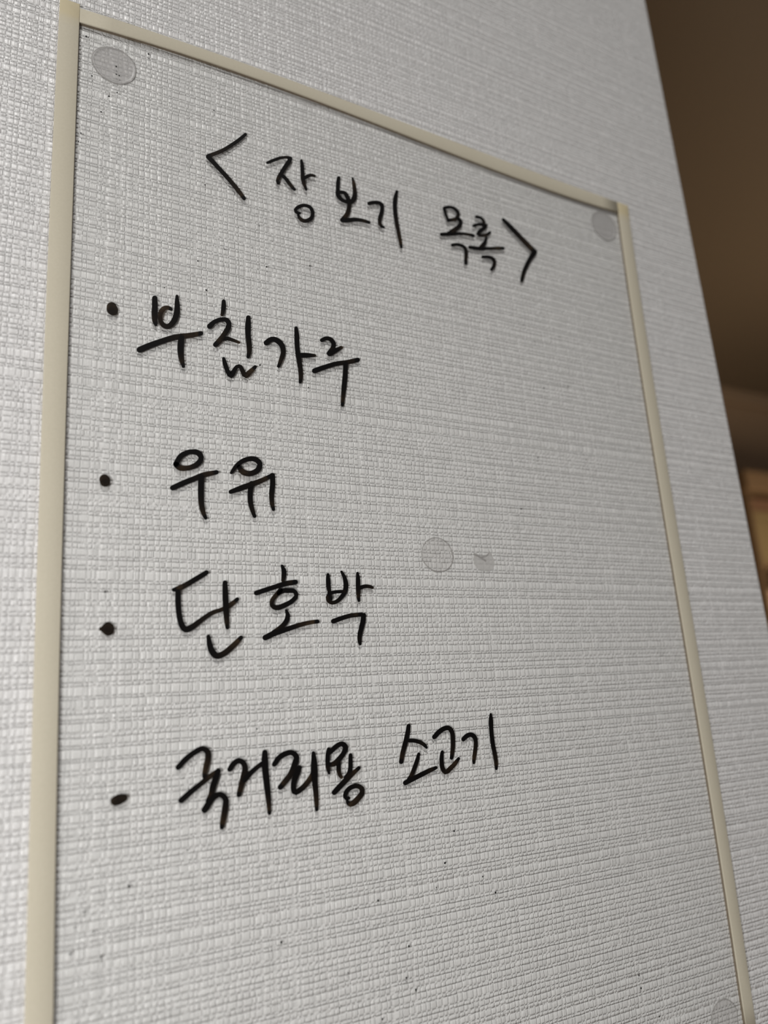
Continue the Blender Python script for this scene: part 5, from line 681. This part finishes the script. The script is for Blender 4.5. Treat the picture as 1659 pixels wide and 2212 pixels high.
# ------------------------------------------------------------------ adhesive dots between sheet and wall
def gel_dot(key, label, mat, seed, squash=1.0):
    cx, cz, rx, rz = DOTS[key]
    rnd = random.Random(seed)
    ph = [rnd.uniform(0, 6.28) for _ in range(3)]
    bm = bmesh.new()
    N = 48
    rings = []
    for rho, d in ((1.0, 0.02), (1.0, 0.14), (0.985, 0.22), (0.96, 0.27), (0.925, 0.28), (0.90, 0.22), (0.88, 0.14), (0.84, 0.13), (0.6, 0.13), (0.3, 0.13), (0.05, 0.13)):
        ring = []
        for k in range(N):
            a = 2 * math.pi * k / N
            w = 1 + 0.016 * math.sin(2 * a + ph[0]) + 0.012 * math.sin(3 * a + ph[1]) + 0.006 * math.sin(7 * a + ph[2])
            ring.append(bm.verts.new(W(cx + rx * rho * w * math.cos(a), d, cz + rz * rho * w * math.sin(a))))
        rings.append(ring)
    for r, q in zip(rings, rings[1:]):
        for k in range(N):
            bm.faces.new((r[k], r[(k + 1) % N], q[(k + 1) % N], q[k]))
    bm.faces.new(rings[-1])
    o = tag(add('adhesive_dot', bm, mat, None, W(cx, 0.02, cz), True), label, 'adhesive dot', 'adhesive dots behind the clear sheet')
    bm = bmesh.new()                      # thicker bead of gel round the edge
    prev = first = None
    for k in range(N):
        a = 2 * math.pi * k / N
        w = 1 + 0.016 * math.sin(2 * a + ph[0]) + 0.012 * math.sin(3 * a + ph[1]) + 0.006 * math.sin(7 * a + ph[2])
        mr = 0.13 * (1 + 0.45 * math.sin(a + ph[2]) + 0.25 * math.sin(3 * a + ph[0]))
        vs = []
        for q in range(6):
            b = 2 * math.pi * q / 6
            rr = 1.0 + mr / rx * math.cos(b)
            vs.append(bm.verts.new(W(cx + rx * rr * w * math.cos(a), 0.15 + 0.14 * math.sin(b), cz + rz * rr * w * math.sin(a))))
        if prev:
            for q in range(6): bm.faces.new((prev[q], prev[(q + 1) % 6], vs[(q + 1) % 6], vs[q]))
        else:
            first = vs
        prev = vs
    for q in range(6): bm.faces.new((prev[q], prev[(q + 1) % 6], first[(q + 1) % 6], first[q]))
    add('edge_bead', bm, MAT['gel_rim'], o, W(cx, 0.02, cz), True)
    return o

gel_dot('tl', 'milky round adhesive dot in the upper left corner of the sheet', MAT['gel_milky'], 1)
gel_dot('tr', 'round adhesive dot in the upper right corner of the sheet, beside the right strip', MAT['gel_milky'], 2)
gel_dot('c', 'clear round adhesive dot right of the third list line, with a thin bright rim', MAT['gel'], 3)
gel_dot('br', 'clear round adhesive dot low on the right beside the right strip, cut by the frame', MAT['gel'], 5)

# torn dot: ragged remnant with a curled fold
tx, tz, trx, trz = DOTS['torn']
torn = empty('adhesive_dot', W(tx, 0.02, tz), 'torn flattened adhesive dot with a small curled fold at its top', 'adhesive dot',
             'adhesive dots behind the clear sheet')
rag = [(-0.92, 0.55), (-0.70, 0.80), (-0.45, 0.62), (-0.10, 0.42), (0.20, 0.50), (0.48, 0.86), (0.72, 0.95), (0.86, 0.60), (0.98, 0.15),
       (0.95, -0.35), (0.72, -0.80), (0.30, -1.0), (-0.15, -1.02), (-0.60, -0.85), (-0.92, -0.40), (-1.02, 0.10)]
bm = prism(bmesh.new(), [(tx + a * trx, tz + b * trz) for a, b in rag], 0.02, 0.12)
add('gel_remnant', bm, MAT['gel_torn'], torn, W(tx, 0.02, tz))
def fold(pts, w, h):
    bm = bmesh.new()
    rows = []
    for k, (a, b) in enumerate(pts):
        x, z = tx + a * trx, tz + b * trz
        f = math.sin(math.pi * (k + 0.6) / (len(pts) + 0.2))
        row = []
        for q, d in ((-w, 0.08), (-w * .5, 0.10 + h * f), (w * .1, 0.11 + h * f), (w, 0.08)):
            row.append(bm.verts.new(W(x + q * 0.25, d, z + q)))
        rows.append(row)
    for r, q in zip(rows, rows[1:]):
        for k in range(3): bm.faces.new((r[k], r[k + 1], q[k + 1], q[k]))
        bm.faces.new((r[3], r[0], q[0], q[3]))
    bm.faces.new(rows[0])
    bm.faces.new(rows[-1])
    return add('curled_fold', bm, MAT['gel_rim'], torn, W(tx, 0.1, tz))
fold([(-0.92, 0.72), (-0.55, 0.55), (-0.15, 0.28), (0.18, 0.02)], 0.32, 0.26)
fold([(-0.25, 0.45), (0.1, 0.50), (0.40, 0.72), (0.60, 1.02)], 0.26, 0.26)

# ------------------------------------------------------------------ the dim room past the wall end
FY = 1.22 - DIST                     # bookcase front plane
cam0 = Vector((0, -DIST, EYE))
BX0, BX1 = 1.76, 2.70
TOPZ = EYE + 0.545
case = empty('bookcase', ((BX0 + BX1) / 2, (FY + BY) / 2, 0), 'brown wooden open bookcase standing in the dim room past the wall end', 'bookcase')
def part(name, dims, mat, parent, bevel=0.004):
    bm = box(bmesh.new(), *dims, bevel=bevel)
    o = Vector(((dims[0] + dims[1]) / 2, (dims[2] + dims[3]) / 2, dims[4]))
    return add(name, bm, mat, parent, o)
TH = 0.010
part('side_panel', (BX0, BX0 + TH, FY, BY - 0.035, 0, TOPZ - 0.055), MAT['wood'], case)
part('side_panel', (BX1 - TH, BX1, FY, BY - 0.035, 0, TOPZ - 0.055), MAT['wood'], case)
part('top_board', (BX0 - 0.01, BX1 + 0.01, FY - 0.012, BY - 0.032, TOPZ - 0.055, TOPZ), MAT['wood'], case, 0.006)
part('back_panel', (BX0 + TH, BX1 - TH, BY - 0.043, BY - 0.035, 0.06, TOPZ - 0.055), MAT['wood'], case, 0.001)
SH = [EYE + 0.308, EYE - 0.03, EYE - 0.36, EYE - 0.69, EYE - 1.02, 0.06]
for s in SH:
    part('shelf', (BX0 + TH, BX1 - TH, FY + 0.004, BY - 0.043, s - 0.012, s), MAT['wood'], case, 0.002)
part('plinth', (BX0 + TH, BX1 - TH, FY + 0.02, FY + 0.04, 0, 0.04), MAT['wood'], case, 0.002)

def storage_box(x0, x1, s, h, label):
    o = empty('storage_box', ((x0 + x1) / 2, FY + 0.12, s), label, 'box', 'storage boxes in the bookcase')
    part('body', (x0, x1, FY + 0.015, FY + 0.225, s, s + h), MAT['olive'], o, 0.004)
    part('lid', (x0 - 0.003, x1 + 0.003, FY + 0.012, FY + 0.228, s + h, s + h + 0.022), MAT['olive'], o, 0.004)
    part('label_holder', ((x0 + x1) / 2 - 0.04, (x0 + x1) / 2 + 0.04, FY + 0.011, FY + 0.015, s + h * .4, s + h * .7), MAT['metal'], o, 0.001)
storage_box(BX0 + TH + 0.005, BX0 + TH + 0.305, SH[0], 0.114, 'olive storage box on the upper bookcase shelf, under a red-brown book')
def lying_book(x0, x1, s, h, label):
    o = empty('book', ((x0 + x1) / 2, FY + 0.12, s), label, 'book')
    part('cover', (x0, x1, FY + 0.01, FY + 0.215, s, s + 0.004), MAT['red'], o, 0.001)
    part('cover', (x0, x1, FY + 0.01, FY + 0.215, s + h - 0.004, s + h), MAT['red'], o, 0.001)
    part('spine', (x0, x1, FY + 0.01, FY + 0.014, s + 0.004, s + h - 0.004), MAT['red'], o, 0.001)
    part('page_block', (x0 + 0.004, x1 - 0.004, FY + 0.014, FY + 0.21, s + 0.004, s + h - 0.004), MAT['paper'], o, 0.0)
lying_book(BX0 + TH + 0.008, BX0 + TH + 0.30, SH[0] + 0.136, 0.034, 'red-brown book lying on the olive storage box')

# peach canvas bin on the next shelf
x0, x1, s1 = BX0 + TH + 0.004, BX0 + TH + 0.29, SH[1]
bin_o = empty('storage_bin', ((x0 + x1) / 2, FY + 0.12, s1), 'peach canvas storage bin on the shelf below the olive box', 'storage bin')
bm = bmesh.new()
outer, inner = [], []
NC = 8
def rounded(x0, x1, y0, y1, r):
    pts = []
    for cx, cy, a0 in ((x1 - r, y1 - r, 0), (x0 + r, y1 - r, 90), (x0 + r, y0 + r, 180), (x1 - r, y0 + r, 270)):
        for k in range(NC + 1):
            a = math.radians(a0 + 90 * k / NC)
            pts.append((cx + r * math.cos(a), cy + r * math.sin(a)))
    return pts
rings = []
for z, ins in ((0.0, 0.006), (0.006, 0.0), (0.255, 0.0), (0.268, 0.004), (0.272, 0.010), (0.266, 0.016), (0.02, 0.018)):
    rings.append([bm.verts.new((px, py, s1 + z)) for px, py in rounded(x0 + ins, x1 - ins, FY + 0.008 + ins, FY + 0.23 - ins, 0.022)])
for a, b in zip(rings, rings[1:]):
    for k in range(len(a)):
        bm.faces.new((a[k], a[(k + 1) % len(a)], b[(k + 1) % len(b)], b[k]))
bm.faces.new(list(reversed(rings[0])))
bm.faces.new(rings[-1])
add('body', bm, MAT['peach'], bin_o, Vector(bin_o.location), True)
bm = bmesh.new()
xm = (x0 + x1) / 2
prev = None
for k in range(13):
    a = math.pi * k / 12
    c = Vector((xm - 0.05 * math.cos(a), FY + 0.004 - 0.010 * math.sin(a), s1 + 0.20 - 0.045 * math.sin(a)))
    vs = [bm.verts.new(c + Vector((0.004 * math.cos(q) * math.cos(a), 0.004 * math.sin(q), 0.006 * math.cos(q)))) for q in
          [2 * math.pi * i / 6 for i in range(6)]]
    if prev:
        for i in range(6): bm.faces.new((prev[i], prev[(i + 1) % 6], vs[(i + 1) % 6], vs[i]))
    else:
        bm.faces.new(vs)
    prev = vs
bm.faces.new(prev)
add('handle', bm, MAT['shade_handle'], bin_o, Vector(bin_o.location), True)
